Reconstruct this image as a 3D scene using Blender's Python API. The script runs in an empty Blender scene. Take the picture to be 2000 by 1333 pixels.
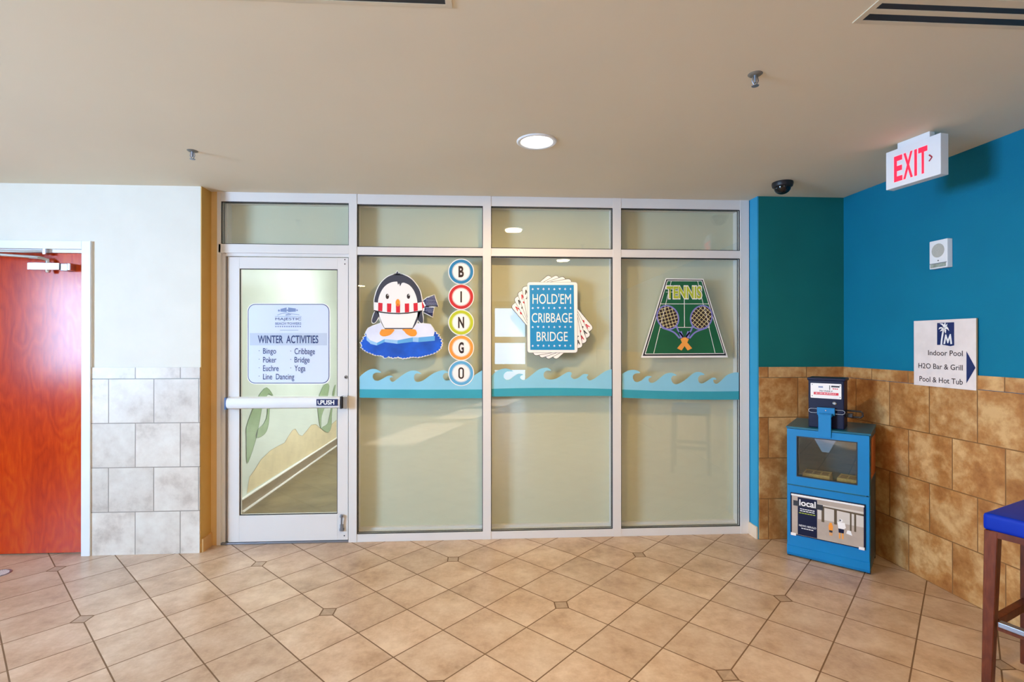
import bpy, bmesh, math, random
from mathutils import Vector, Matrix
random.seed(7)
sc = bpy.context.scene
COL = sc.collection

# ------------------------------------------------------------------ camera
F, TH, PITCH, CX, CY, EYE = 998.0, 0.0572, 0.0025, 1002.0, 666.5, 1.49
cd = bpy.data.cameras.new('camera'); cam = bpy.data.objects.new('camera', cd); COL.objects.link(cam)
cam.location = (0, 0, EYE); cam.rotation_euler = (math.pi/2 + PITCH, 0, -TH)
cd.sensor_width = 36; cd.lens = F/2000*36; cd.shift_x = (1000-CX)/2000; cd.shift_y = 0
cd.clip_start = .05; cd.clip_end = 100
sc.camera = cam

# ------------------------------------------------------------------ world, light, exposure
sc.view_settings.view_transform = 'Standard'; sc.view_settings.look = 'None'
sc.view_settings.exposure = 0.06; sc.view_settings.gamma = 1.0
sc.view_settings.use_curve_mapping = False
sc.cycles.use_denoising = True
sc.cycles.max_bounces = 10; sc.cycles.diffuse_bounces = 6; sc.cycles.transparent_max_bounces = 24
sc.cycles.sample_clamp_indirect = 6
w = bpy.data.worlds.new('sky'); sc.world = w; w.use_nodes = True
w.node_tree.nodes['Background'].inputs[0].default_value = (.62, .80, 1.0, 1)
w.node_tree.nodes['Background'].inputs[1].default_value = 2.2

def area(name, loc, direction, sx, sy, power, color, shape='RECTANGLE', spread=math.pi):
    l = bpy.data.lights.new(name, 'AREA'); l.shape = shape; l.size = sx
    if shape == 'RECTANGLE': l.size_y = sy
    l.energy = power; l.color = color; l.spread = spread
    o = bpy.data.objects.new(name, l); COL.objects.link(o); o.location = loc
    o.rotation_euler = Vector(direction).to_track_quat('-Z', 'Y').to_euler()
    return o
DAY = (.43, .66, 1.0); WARM = (1.0, .64, .25)
# daylight outside the big side windows of the lobby, left of and behind the camera
area('side_window_daylight', (-5.75, -0.25, 1.78), (1, 0, 0), 2.0, 1.6, 720, DAY)
# daylight outside the glazed rear entrance
area('rear_entrance_daylight', (.71, -6.5, 1.35), (0, 1, 0), .9, 2.2, 30, DAY)
# corridor behind the glass door
area('corridor_light', (-.9, 6.1, 2.55), (-.35, 0, -1), 1.2, 2.6, 165, (.93, .98, 1))
area('corridor_window_daylight', (-4.3, 6.6, 1.4), (1, -.2, 0), 1.8, 1.8, 40, (.85, .95, 1))
sd = bpy.data.lights.new('sun', 'SUN'); sd.energy = 24; sd.angle = .009; sd.color = (1, .95, .88)
so = bpy.data.objects.new('sun', sd); COL.objects.link(so)
so.rotation_euler = Vector((-.313, .949, -.36)).to_track_quat('-Z', 'Y').to_euler()

# ------------------------------------------------------------------ photo ray helper (to size flat artwork on its real surface)
_fw = Vector((math.sin(TH)*math.cos(PITCH), math.cos(TH)*math.cos(PITCH), math.sin(PITCH)))
_rt = Vector((math.cos(TH), -math.sin(TH), 0)); _up = _rt.cross(_fw)
def ray(x, y): return _fw + _rt*((x-CX)/F) + _up*((CY-y)/F)
class Plane:
    """a real flat surface: origin, right vector, up vector; n points to the viewer side"""
    def __init__(s, o, r, u=(0, 0, 1)):
        s.o = Vector(o); s.r = Vector(r).normalized(); s.u = Vector(u).normalized(); s.n = s.r.cross(s.u).normalized()
    def px(s, x, y):
        d = ray(x, y); c = Vector((0, 0, EYE)); p = c + d*((s.o-c).dot(s.n)/d.dot(s.n)) - s.o
        return (p.dot(s.r), p.dot(s.u))
    def at(s, u, v, lift=0): return s.o + s.r*u + s.u*v + s.n*lift

# ------------------------------------------------------------------ materials
def lin(c):
    c = c/255.0
    return c/12.92 if c <= .04045 else ((c+.055)/1.055)**2.4
def rgb(r, g, b): return (lin(r), lin(g), lin(b), 1)
class NT:
    def __init__(s, name):
        s.m = bpy.data.materials.new(name); s.m.use_nodes = True; s.t = s.m.node_tree
        s.b = s.t.nodes['Principled BSDF']; s.out = s.t.nodes['Material Output']
    def n(s, typ, **kw):
        nd = s.t.nodes.new(typ)
        for k, v in kw.items():
            if k.startswith('i_'): nd.inputs[k[2:].replace('_', ' ')].default_value = v
            else: setattr(nd, k, v)
        return nd
    def l(s, a, b): s.t.links.new(a, b)
    def math(s, op, a, b=None, c=None):
        nd = s.t.nodes.new('ShaderNodeMath'); nd.operation = op
        for i, v in enumerate((a, b, c)):
            if v is None: continue
            if isinstance(v, (int, float)): nd.inputs[i].default_value = v
            else: s.l(v, nd.inputs[i])
        return nd.outputs[0]
    def mix(s, f, a, b, blend='MIX'):
        nd = s.t.nodes.new('ShaderNodeMix'); nd.data_type = 'RGBA'; nd.blend_type = blend
        if isinstance(f, (int, float)): nd.inputs[0].default_value = f
        else: s.l(f, nd.inputs[0])
        for k, v in ((6, a), (7, b)):
            if isinstance(v, tuple): nd.inputs[k].default_value = v
            else: s.l(v, nd.inputs[k])
        return nd.outputs[2]
    def noise(s, scale, detail=3, vec=None, rough=.5):
        nd = s.t.nodes.new('ShaderNodeTexNoise'); nd.inputs['Scale'].default_value = scale
        nd.inputs['Detail'].default_value = detail; nd.inputs['Roughness'].default_value = rough
        if vec is None: vec = s.geo()
        s.l(vec, nd.inputs['Vector']); return nd.outputs['Fac']
    def geo(s):
        return s.t.nodes.new('ShaderNodeNewGeometry').outputs['Position']
    def ramp(s, f, stops):
        nd = s.t.nodes.new('ShaderNodeValToRGB'); e = nd.color_ramp.elements
        while len(e) < len(stops): e.new(.5)
        for el, (p, c) in zip(e, stops): el.position = p; el.color = c
        s.l(f, nd.inputs[0]); return nd.outputs[0]
    def bump(s, h, strength, dist=.002):
        nd = s.t.nodes.new('ShaderNodeBump'); nd.inputs['Strength'].default_value = strength
        nd.inputs['Distance'].default_value = dist; s.l(h, nd.inputs['Height']); s.l(nd.outputs[0], s.b.inputs['Normal'])

def plain(name, c, rough=.5, metal=0, var=.06, scale=6, spec=.5, bump=0, bscale=200, coat=0):
    """one colour with a slight mottling of its own"""
    N = NT(name); c4 = rgb(*c)
    dark = tuple(x*(1-var) for x in c4[:3])+(1,); lite = tuple(min(1, x*(1+var)) for x in c4[:3])+(1,)
    f = N.noise(scale, 3)
    N.l(N.ramp(f, [(.3, dark), (.7, lite)]), N.b.inputs['Base Color'])
    N.b.inputs['Roughness'].default_value = rough; N.b.inputs['Metallic'].default_value = metal
    N.b.inputs['Specular IOR Level'].default_value = spec; N.b.inputs['Coat Weight'].default_value = coat
    if bump: N.bump(N.noise(bscale, 2), bump, .001)
    return N.m
def emis(name, c, strength):
    N = NT(name); N.b.inputs['Base Color'].default_value = rgb(*c)
    N.b.inputs['Emission Color'].default_value = rgb(*c); N.b.inputs['Emission Strength'].default_value = strength
    N.l(N.ramp(N.noise(8), [(0, rgb(*c)), (1, rgb(*c))]), N.b.inputs['Emission Color'])
    return N.m
def glass(name, tint=(.975, .99, .98), f0=.065):
    N = NT(name); N.t.nodes.remove(N.b)
    fr = N.n('ShaderNodeLayerWeight'); fr.inputs['Blend'].default_value = .5
    tr = N.n('ShaderNodeBsdfTransparent'); tr.inputs[0].default_value = (*tint, 1)
    gl = N.n('ShaderNodeBsdfGlossy'); gl.inputs['Roughness'].default_value = 0; gl.inputs['Color'].default_value = (1, 1, 1, 1)
    mx = N.n('ShaderNodeMixShader')
    f = N.math('ADD', f0, N.math('MULTIPLY', 1-f0, N.math('POWER', fr.outputs['Facing'], 5.0)))
    N.l(f, mx.inputs[0]); N.l(tr.outputs[0], mx.inputs[1]); N.l(gl.outputs[0], mx.inputs[2]); N.l(mx.outputs[0], N.out.inputs[0])
    return N.m

def wall_tile(name, c1, c2, c3, grout, bw, bh, uo, vo, off=.5, rough=.35, mscale=5, mort=.0035):
    """running-bond ceramic tile from UVs in metres"""
    N = NT(name)
    uv = N.n('ShaderNodeUVMap').outputs[0]
    mp = N.n('ShaderNodeMapping'); mp.inputs['Location'].default_value = (uo, vo, 0); N.l(uv, mp.inputs[0])
    br = N.n('ShaderNodeTexBrick'); br.offset = off; br.offset_frequency = 2; br.squash = 1
    br.inputs['Color1'].default_value = (0, 0, 0, 1); br.inputs['Color2'].default_value = (1, 1, 1, 1)
    br.inputs['Mortar'].default_value = (.5, .5, .5, 1)
    br.inputs['Scale'].default_value = 1; br.inputs['Mortar Size'].default_value = mort; br.inputs['Mortar Smooth'].default_value = .2
    br.inputs['Brick Width'].default_value = bw; br.inputs['Row Height'].default_value = bh
    N.l(mp.outputs[0], br.inputs[0])
    # each tile gets its own cut of the marbling
    pos = N.geo(); off = N.n('ShaderNodeVectorMath', operation='SCALE'); off.inputs['Scale'].default_value = 17
    N.l(br.outputs['Color'], off.inputs[0])
    add = N.n('ShaderNodeVectorMath', operation='ADD'); N.l(pos, add.inputs[0]); N.l(off.outputs[0], add.inputs[1])
    n1 = N.noise(mscale, 6, add.outputs[0], .62); n2 = N.noise(mscale*3.1, 5, add.outputs[0], .65)
    f = N.math('ADD', N.math('MULTIPLY', n1, .68), N.math('MULTIPLY', n2, .32))
    col = N.ramp(f, [(.34, rgb(*c3)), (.48, rgb(*c2)), (.62, rgb(*c1))])
    v = N.math('ADD', .90, N.math('MULTIPLY', br.outputs['Color'], .18))
    hv = N.n('ShaderNodeVectorMath', operation='SCALE'); N.l(col, hv.inputs[0]); N.l(v, hv.inputs['Scale'])
    N.l(N.mix(br.outputs['Fac'], hv.outputs[0], rgb(*grout)), N.b.inputs['Base Color'])
    N.b.inputs['Roughness'].default_value = rough
    h = N.math('ADD', N.math('MULTIPLY', br.outputs['Fac'], -1.0), N.math('MULTIPLY', n2, .25))
    N.bump(h, .5, .002)
    return N.m

def floor_tile(name, T=.30577, ox=-2.156, oy=2.8797):
    """12 inch tiles laid at 45 degrees with a small clipped-corner inset every third joint"""
    N = NT(name)
    sep = N.n('ShaderNodeSeparateXYZ'); N.l(N.geo(), sep.inputs[0])
    X = N.math('SUBTRACT', sep.outputs[0], ox); Y = N.math('SUBTRACT', sep.outputs[1], oy)
    k = 1/(math.sqrt(2)*T)
    a = N.math('MULTIPLY', N.math('ADD', X, Y), k); b = N.math('MULTIPLY', N.math('SUBTRACT', X, Y), k)
    def near(v, per):   # distance to the nearest multiple of per
        return N.math('PINGPONG', v, per/2.0)
    da, db = near(a, 1), near(b, 1)
    g = .0105
    line = N.math('LESS_THAN', N.math('MINIMUM', da, db), g)
    d3 = N.math('ADD', near(a, 3), near(b, 3))
    inset = N.math('LESS_THAN', d3, .165)
    edge = N.math('LESS_THAN', N.math('ABSOLUTE', N.math('SUBTRACT', d3, .165)), .017)
    grout = N.math('MAXIMUM', N.math('MULTIPLY', line, N.math('SUBTRACT', 1.0, inset)), edge)
    cmb = N.n('ShaderNodeCombineXYZ'); N.l(N.math('FLOOR', a), cmb.inputs[0]); N.l(N.math('FLOOR', b), cmb.inputs[1])
    wn = N.n('ShaderNodeTexWhiteNoise'); wn.noise_dimensions = '3D'; N.l(cmb.outputs[0], wn.inputs[0])
    off = N.n('ShaderNodeVectorMath', operation='SCALE'); off.inputs['Scale'].default_value = 23; N.l(wn.outputs['Color'], off.inputs[0])
    add = N.n('ShaderNodeVectorMath', operation='ADD'); N.l(N.geo(), add.inputs[0]); N.l(off.outputs[0], add.inputs[1])
    n1 = N.noise(4.5, 6, add.outputs[0], .6); n2 = N.noise(22, 4, add.outputs[0], .6)
    n3 = N.noise(70, 3, add.outputs[0], .6)
    f = N.math('ADD', N.math('ADD', N.math('MULTIPLY', n1, .62), N.math('MULTIPLY', n2, .26)), N.math('MULTIPLY', n3, .12))
    col = N.ramp(f, [(.34, rgb(160, 133, 106)), (.48, rgb(188, 162, 136)), (.63, rgb(208, 187, 163))])
    v = N.math('ADD', .92, N.math('MULTIPLY', wn.outputs['Value'], .14))
    hv = N.n('ShaderNodeVectorMath', operation='SCALE'); N.l(col, hv.inputs[0]); N.l(v, hv.inputs['Scale'])
    ins = N.ramp(n2, [(.3, rgb(150, 126, 102)), (.7, rgb(178, 154, 128))])
    c = N.mix(inset, hv.outputs[0], ins)
    c = N.mix(grout, c, rgb(112, 84, 56))
    N.l(c, N.b.inputs['Base Color'])
    N.l(N.math('ADD', .26, N.math('ADD', N.math('MULTIPLY', n2, .14), N.math('MULTIPLY', grout, .4))), N.b.inputs['Roughness'])
    N.b.inputs['Specular IOR Level'].default_value = .5
    N.bump(N.math('ADD', N.math('MULTIPLY', grout, -1.0), N.math('MULTIPLY', n1, .5)), .45, .003)
    return N.m

def wood(name, c1, c2, c3, rough=.3, scale=1.0, axis='Z', coat=.3):
    N = NT(name)
    mp = N.n('ShaderNodeMapping'); s = {'Z': (1, 1, .13), 'X': (.13, 1, 1), 'Y': (1, .13, 1)}[axis]
    mp.inputs['Scale'].default_value = tuple(k*scale for k in s); N.l(N.geo(), mp.inputs[0])
    big = N.noise(2.6, 2, mp.outputs[0])
    d = N.n('ShaderNodeVectorMath', operation='SCALE'); d.inputs['Scale'].default_value = 1
    mp2 = N.n('ShaderNodeMapping'); mp2.inputs['Scale'].default_value = {'Z': (1, 1, .35), 'X': (.35, 1, 1), 'Y': (1, .35, 1)}[axis]; N.l(N.geo(), mp2.inputs[0])
    warp = N.noise(3.2*scale, 3, mp2.outputs[0], .55)          # cathedral figure: contour lines of a stretched noise
    rings = N.math('PINGPONG', N.math('MULTIPLY', warp, 26.0), 1.0)
    fine = N.noise(60, 4, mp.outputs[0], .7)
    f = N.math('ADD', N.math('ADD', N.math('MULTIPLY', rings, .10), N.math('MULTIPLY', big, .58)), N.math('MULTIPLY', fine, .30))
    N.l(N.ramp(f, [(.28, rgb(*c3)), (.5, rgb(*c2)), (.74, rgb(*c1))]), N.b.inputs['Base Color'])
    N.b.inputs['Roughness'].default_value = rough; N.b.inputs['Specular IOR Level'].default_value = .24; N.b.inputs['Coat Weight'].default_value = coat; N.b.inputs['Coat Roughness'].default_value = .18
    N.bump(fine, .08, .0006)
    return N.m

M = {}
M['floor'] = floor_tile('diagonal floor tile')
M['ceiling'] = plain('ceiling paint', (222, 211, 188), .85, var=.02, scale=1.2, bump=.1, bscale=300)
M['cream'] = plain('cream wall paint', (228, 224, 212), .75, var=.02, bump=.15, bscale=240)
M['ochre'] = plain('cream paint in warm light', (222, 186, 122), .7, var=.03, bump=.15, bscale=240)  # cream wall again, with the warm lamp light put into its colour
M['ochre_deep'] = plain('cream paint in warm shade', (200, 156, 78), .7, var=.03, bump=.15, bscale=240)  # same cream on the return, its warm shade put into a deeper colour
M['blue'] = plain('blue wall paint', (0, 116, 148), .7, var=.05, scale=3, bump=.45, bscale=130, spec=.25)
M['teal'] = plain('teal stub wall', (10, 104, 102), .7, var=.05, scale=3, bump=.45, bscale=130, spec=.25)  # stub wall only: greener and a little darker than the right wall
M['infill'] = plain('pale green wall paint', (209, 208, 184), .7, var=.02, scale=2)
M['tan'] = plain('tan wall paint', (176, 152, 116), .75, var=.03)
M['white'] = plain('white wall paint', (235, 235, 225), .7, var=.02)
TL = dict(c1=(226, 218, 206), c2=(214, 203, 190), c3=(186, 172, 158), grout=(150, 140, 128))
TR = dict(c1=(214, 174, 118), c2=(180, 127, 70), c3=(148, 90, 42), grout=(132, 92, 52))
M['alu'] = plain('white painted aluminium', (224, 220, 216), .38, var=.015, scale=2)
M['alu2'] = plain('white enamel steel', (232, 234, 236), .4, var=.015)
M['gasket'] = plain('black rubber', (22, 24, 30), .6, var=.1)
M['glass'] = glass('storefront glass')
M['glass_door'] = glass('door glass', (.97, .98, .96))
M['door_wood'] = wood('red stained wood', (216, 92, 18), (194, 58, 10), (150, 28, 8), .2, coat=.0)
M['chrome'] = plain('polished metal', (205, 210, 218), .22, metal=1, var=.03)
M['satin'] = plain('satin metal', (150, 155, 165), .4, metal=.9, var=.05)
M['dark'] = plain('dark metal', (28, 26, 30), .45, var=.1)
M['black'] = plain('gloss black plastic', (12, 12, 16), .12, var=.1)
M['pwhite'] = plain('white vinyl', (240, 238, 236), .45, var=.01)
M['navy'] = plain('navy print', (16, 30, 84), .45, var=.04)
M['sign_text'] = plain('slate blue print', (38, 58, 112), .5, var=.04)
M['sign_grey'] = plain('faded blue print', (122, 140, 180), .5, var=.05)
M['sign_band'] = plain('grey blue print', (190, 202, 220), .5, var=.02)
M['brown'] = plain('dark brown print', (42, 22, 18), .5)

# ------------------------------------------------------------------ object helpers
MATX = {}
def _tag(o, label=None, cat=None, group=None, kind=None):
    if label: o['label'] = label
    if cat: o['category'] = cat
    if group: o['group'] = group
    if kind: o['kind'] = kind
    return o
def thing(name, loc, label, cat, rotz=0, group=None, kind=None):
    o = bpy.data.objects.new(name, None); COL.objects.link(o); o.empty_display_size = .05
    o.location = loc; o.rotation_euler = (0, 0, rotz)
    MATX[o] = Matrix.Translation(loc) @ Matrix.Rotation(rotz, 4, 'Z')
    return _tag(o, label, cat, group, kind)
def link(name, me, mat, parent=None, local=False):
    o = bpy.data.objects.new(name, me); COL.objects.link(o)
    me.materials.clear(); me.materials.append(M[mat] if isinstance(mat, str) else mat)
    m = MATX.get(parent, Matrix.Identity(4)) if parent else Matrix.Identity(4)
    if parent:
        o.parent = parent
        if not local: me.transform(m.inverted())
    MATX[o] = m
    return o
def fin(bm, name, mat, parent=None, local=False, smooth=False):
    bmesh.ops.recalc_face_normals(bm, faces=bm.faces)
    me = bpy.data.meshes.new(name); bm.to_mesh(me); bm.free()
    if smooth:
        me.polygons.foreach_set('use_smooth', [True]*len(me.polygons))
        try: me.set_sharp_from_angle(angle=math.radians(35))
        except Exception: pass
    return link(name, me, mat, parent, local)
def abox(bm, p0, p1, bev=0):
    vs = [bm.verts.new((x, y, z)) for x in (p0[0], p1[0]) for y in (p0[1], p1[1]) for z in (p0[2], p1[2])]
    fs = [bm.faces.new([vs[i] for i in f]) for f in ((0, 1, 3, 2), (4, 6, 7, 5), (0, 4, 5, 1), (2, 3, 7, 6), (0, 2, 6, 4), (1, 5, 7, 3))]
    if bev:
        es = list({e for f in fs for e in f.edges})
        bmesh.ops.bevel(bm, geom=es, offset=bev, segments=2, profile=.6, affect='EDGES')
def box(name, p0, p1, mat, parent=None, bev=0, local=False):
    bm = bmesh.new(); abox(bm, p0, p1, bev); return fin(bm, name, mat, parent, local)
def boxes(name, lst, mat, parent=None, bev=0, local=False):
    bm = bmesh.new()
    for a, b in lst: abox(bm, a, b, bev)
    return fin(bm, name, mat, parent, local)
def ring_frame(bm, x0, x1, z0, z1, w_, y0, y1, b=0):
    """picture-frame of four bars in the XZ plane"""
    abox(bm, (x0, y0, z0), (x0+w_, y1, z1), b); abox(bm, (x1-w_, y0, z0), (x1, y1, z1), b)
    abox(bm, (x0+w_, y0, z0), (x1-w_, y1, z0+w_), b); abox(bm, (x0+w_, y0, z1-w_), (x1-w_, y1, z1), b)
def alathe(bm, prof, mat4=Matrix.Identity(4), n=32):
    """profile [(r,z)] around the Z axis"""
    rings = []
    for r, z in prof:
        if r < 1e-6: rings.append([bm.verts.new(mat4 @ Vector((0, 0, z)))])
        else: rings.append([bm.verts.new(mat4 @ Vector((r*math.cos(2*math.pi*i/n), r*math.sin(2*math.pi*i/n), z))) for i in range(n)])
    for a, b in zip(rings, rings[1:]):
        for i in range(n):
            j = (i+1) % n
            f = [a[i % len(a)], a[j % len(a)], b[j % len(b)], b[i % len(b)]]
            f = list(dict.fromkeys(f))
            if len(f) > 2:
                try: bm.faces.new(f)
                except ValueError: pass
def atube(bm, pts, r, n=10, closed=False, cap=True):
    pts = [Vector(p) for p in pts]; rings = []
    N_ = len(pts); prev = None
    for i, p in enumerate(pts):
        if closed: t = (pts[(i+1) % N_]-pts[i-1]).normalized()
        else: t = (pts[min(i+1, N_-1)]-pts[max(i-1, 0)]).normalized()
        a = prev if prev is not None else (Vector((0, 0, 1)) if abs(t.z) < .9 else Vector((1, 0, 0)))
        u = (a - t*a.dot(t)).normalized(); v = t.cross(u); prev = u
        rings.append([bm.verts.new(p + u*r*math.cos(2*math.pi*k/n) + v*r*math.sin(2*math.pi*k/n)) for k in range(n)])
    m = len(rings)
    for i in range(m if closed else m-1):
        a, b = rings[i], rings[(i+1) % m]
        for k in range(n): bm.faces.new((a[k], a[(k+1) % n], b[(k+1) % n], b[k]))
    if cap and not closed:
        bm.faces.new(rings[0][::-1]); bm.faces.new(rings[-1])
def tube(name, pts, r, mat, parent=None, local=False, closed=False, n=10):
    bm = bmesh.new(); atube(bm, pts, r, n, closed); return fin(bm, name, mat, parent, local, smooth=True)
def lathe(name, prof, mat, parent=None, m4=Matrix.Identity(4), local=False, n=32, smooth=True):
    bm = bmesh.new(); alathe(bm, prof, m4, n); return fin(bm, name, mat, parent, local, smooth)
# flat artwork --------------------------------------------------------
def flat(name, plane, polys, mat, parent=None, lift=.0, px=True, thick=0, local=False):
    """polygons (lists of photo points or plane coordinates) on a plane, all in one mesh"""
    bm = bmesh.new()
    for pts in polys:
        uv = [plane.px(*p) if px else p for p in pts]
        vs = [bm.verts.new(plane.at(u, v, lift)) for u, v in uv]
        f = bm.faces.new(vs)
        f.normal_update()
        if f.normal.dot(plane.n) < 0: f.normal_flip()
        if thick:
            bk = [bm.verts.new(plane.at(u, v, lift-thick)) for u, v in uv]
            bm.faces.new(bk[::-1])
            for i in range(len(vs)):
                j = (i+1) % len(vs); bm.faces.new((vs[i], vs[j], bk[j], bk[i]))
    if thick: bmesh.ops.recalc_face_normals(bm, faces=bm.faces)
    me = bpy.data.meshes.new(name); bm.to_mesh(me); bm.free()
    return link(name, me, mat, parent, local)
EACH = {'scarf_stripe', 'ice_side', 'penguin_eye', 'eye_glint', 'scarf_tail', 'scarf_cuff', 'bullet_dot', 'plate_rivet', 'photo_figure', 'mural_seaweed', 'pier_post'}
_flat1 = flat
def flat(name, plane, polys, mat, parent=None, lift=.0, px=True, thick=0, local=False):
    if name in EACH:
        for p in polys: o = _flat1(name, plane, [p], mat, parent, lift, px, thick, local)
        return o
    return _flat1(name, plane, polys, mat, parent, lift, px, thick, local)
def circ(c, r, n=48, ry=None, rot=0):
    ry = ry or r; out = []
    for i in range(n):
        a = 2*math.pi*i/n; x, y = r*math.cos(a), ry*math.sin(a)
        out.append((c[0]+x*math.cos(rot)-y*math.sin(rot), c[1]+x*math.sin(rot)+y*math.cos(rot)))
    return out
def annulus_quads(c, r0, r1, n=48, ry0=None, ry1=None, rot=0):
    a, b = circ(c, r0, n, ry0, rot), circ(c, r1, n, ry1, rot)
    return [[a[i], a[(i+1) % n], b[(i+1) % n], b[i]] for i in range(n)]
def rrect(x0, y0, x1, y1, r, n=6):
    out = []
    for cx, cy, a0 in ((x1-r, y1-r, 0), (x0+r, y1-r, 90), (x0+r, y0+r, 180), (x1-r, y0+r, 270)):
        for i in range(n+1):
            a = math.radians(a0+90*i/n); out.append((cx+r*math.cos(a), cy+r*math.sin(a)))
    return out
def rot_pts(pts, c, deg):
    a = math.radians(deg); co, si = math.cos(a), math.sin(a)
    return [(c[0]+(x-c[0])*co-(y-c[1])*si, c[1]+(x-c[0])*si+(y-c[1])*co) for x, y in pts]
def stroke(pts, w_):
    """ribbon quads along a polyline"""
    out = []
    for (x0, y0), (x1, y1) in zip(pts, pts[1:]):
        dx, dy = x1-x0, y1-y0; L = math.hypot(dx, dy) or 1; nx, ny = -dy/L*w_/2, dx/L*w_/2
        out.append([(x0+nx, y0+ny), (x1+nx, y1+ny), (x1-nx, y1-ny), (x0-nx, y0-ny)])
    return out
def smooth_pts(pts, k=4, closed=False):
    """Catmull-Rom through points"""
    out = []; n = len(pts)
    rng = range(n if closed else n-1)
    for i in rng:
        p0 = pts[(i-1) % n] if closed or i > 0 else pts[i]; p1 = pts[i]
        p2 = pts[(i+1) % n]; p3 = pts[(i+2) % n] if closed or i+2 < n else p2
        for j in range(k):
            t = j/k
            out.append(tuple(.5*((2*p1[d])+(-p0[d]+p2[d])*t+(2*p0[d]-5*p1[d]+4*p2[d]-p3[d])*t*t+(-p0[d]+3*p1[d]-3*p2[d]+p3[d])*t**3) for d in (0, 1)))
    if not closed: out.append(pts[-1])
    return out
def text(name, plane, body, box_, mat, parent=None, lift=.001, px=True, bold=0, slant=0, thick=0, local=False, space=1.0):
    """lettering fitted into box_ = (left, bottom, right, top)"""
    cu = bpy.data.curves.new(name, 'FONT'); cu.body = body; cu.size = 1; cu.offset = bold; cu.resolution_u = 4
    cu.space_character = space
    cu.align_x = 'LEFT'; tmp = bpy.data.objects.new(name+'_tmp', cu); COL.objects.link(tmp)
    dg = bpy.context.evaluated_depsgraph_get()
    me = bpy.data.meshes.new_from_object(tmp.evaluated_get(dg)); bpy.data.objects.remove(tmp); bpy.data.curves.remove(cu)
    xs = [v.co.x for v in me.vertices]; ys = [v.co.y for v in me.vertices]
    x0, x1, y0, y1 = min(xs), max(xs), min(ys), max(ys)
    l, b, r, t = box_
    for v in me.vertices:
        u = (v.co.x-x0)/(x1-x0); q = (v.co.y-y0)/(y1-y0)
        X = l+(r-l)*u + slant*q; Yy = b+(t-b)*q
        U = plane.px(X, Yy) if px else (X, Yy)
        v.co = plane.at(U[0], U[1], lift)
    me.update()
    if me.polygons and me.polygons[0].normal.dot(plane.n) < 0: me.flip_normals()
    me.name = name
    return link(name, me, mat, parent, local)
def quad_uv(name, plane, u0, u1, v0, v1, mat, parent=None, lift=0):
    """rectangle with UVs in metres (u from plane origin, v from the floor)"""
    bm = bmesh.new(); uvl = bm.loops.layers.uv.new('UVMap')
    cs = [(u0, v0), (u1, v0), (u1, v1), (u0, v1)]
    front = [bm.verts.new(plane.at(u, v, lift)) for u, v in cs]; back = [bm.verts.new(plane.at(u, v, 0)) for u, v in cs]
    f = bm.faces.new(front)
    for lp, c in zip(f.loops, cs): lp[uvl].uv = c
    if lift:
        for i in range(4):
            j = (i+1) % 4; g = bm.faces.new((front[i], back[i], back[j], front[j]))
            for lp, c in zip(g.loops, (cs[i], cs[i], cs[j], cs[j])): lp[uvl].uv = c
    me = bpy.data.meshes.new(name); bm.to_mesh(me); bm.free(); return link(name, me, mat, parent)
def S(o, label, cat='structure'):   # mark a piece of the setting
    return _tag(o, label, cat, kind='structure')

# ================================================================== THE SETTING
ZC = 2.597; YL = 3.742; YF = 3.869; YI = 3.984
fl = bmesh.new(); abox(fl, (-5.6, -6.3, -.1), (3.3, 3.99, 0)); S(fin(fl, 'floor', 'floor'), 'beige ceramic tile floor laid diagonally with small inset squares', 'floor')
fb = NT('corridor stone'); _n = fb.noise(3.5, 6, None, .6)
fb.l(fb.ramp(_n, [(.3, rgb(92, 78, 48)), (.7, rgb(128, 112, 76))]), fb.b.inputs['Base Color']); fb.b.inputs['Roughness'].default_value = .42
M['corridor_floor'] = fb.m
S(box('floor', (-2.2, 3.99, -.1), (3.0, 8.4, 0), 'corridor_floor'), 'olive brown stone floor of the corridor behind the glass door', 'floor')
S(box('floor', (-4.8, 4.2, -.1), (-2.2, 8.4, 0), 'floor'), 'pale tiled floor seen past the end of the painted corridor wall', 'floor')
S(box('ceiling', (-5.6, -6.3, ZC), (3.3, 8.4, ZC+.12), 'ceiling'), 'smooth beige painted ceiling over the lobby', 'ceiling')

# left wall with the red door (opening x -3.72..-2.80)
S(boxes('wall_left', [((-2.745, YL, 0), (-2.004, 3.99, ZC)), ((-3.80, YL, 2.19), (-2.745, 3.99, ZC)), ((-5.6, YL, 0), (-3.80, 3.99, ZC))], 'cream'), 'cream painted wall around the red wooden door', 'wall')
S(box('wall_left_return', (-2.0045, 3.7425, 0), (-1.998, 3.875, ZC), 'ochre_deep'), 'narrow yellow side face of the wall beside the glass storefront', 'wall')
S(box('wall_left_pier', (-2.004, 3.8705, 0), (-1.955, 3.99, ZC), 'ochre'), 'narrow cream wall strip beside the storefront frame', 'wall')
LP = Plane((0, YL, 0), (1, 0, 0))
M['tileL'] = wall_tile('pale stone wall tile', off=.59, bw=.305, bh=.311, uo=3.356, vo=-.3, mscale=4.5, **TL)
M['tileLb'] = wall_tile('pale border tile', bw=.305, bh=2.0, uo=2.4415+.305*4-.1525, vo=.5, mscale=4.5, **TL)
tl = quad_uv('wall_left_tile', LP, -2.737, -2.004, 0, 1.233, 'tileL', lift=.009); S(tl, 'pale stone tiles on the lower wall between red door and storefront', 'wall tile')
tb = quad_uv('trim_1', LP, -2.737, -2.004, 1.236, 1.313, 'tileLb', lift=.009); S(tb, 'pale stone border course capping the tiles by the red door', 'tile border')
# baseboard of the left return
S(box('baseboard_left', (-2.003, 3.745, 0), (-1.985, 3.869, .095), plain('ochre base tile', (205, 160, 100), .5)), 'short tan base tile at the foot of the yellow side face', 'baseboard')

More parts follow.
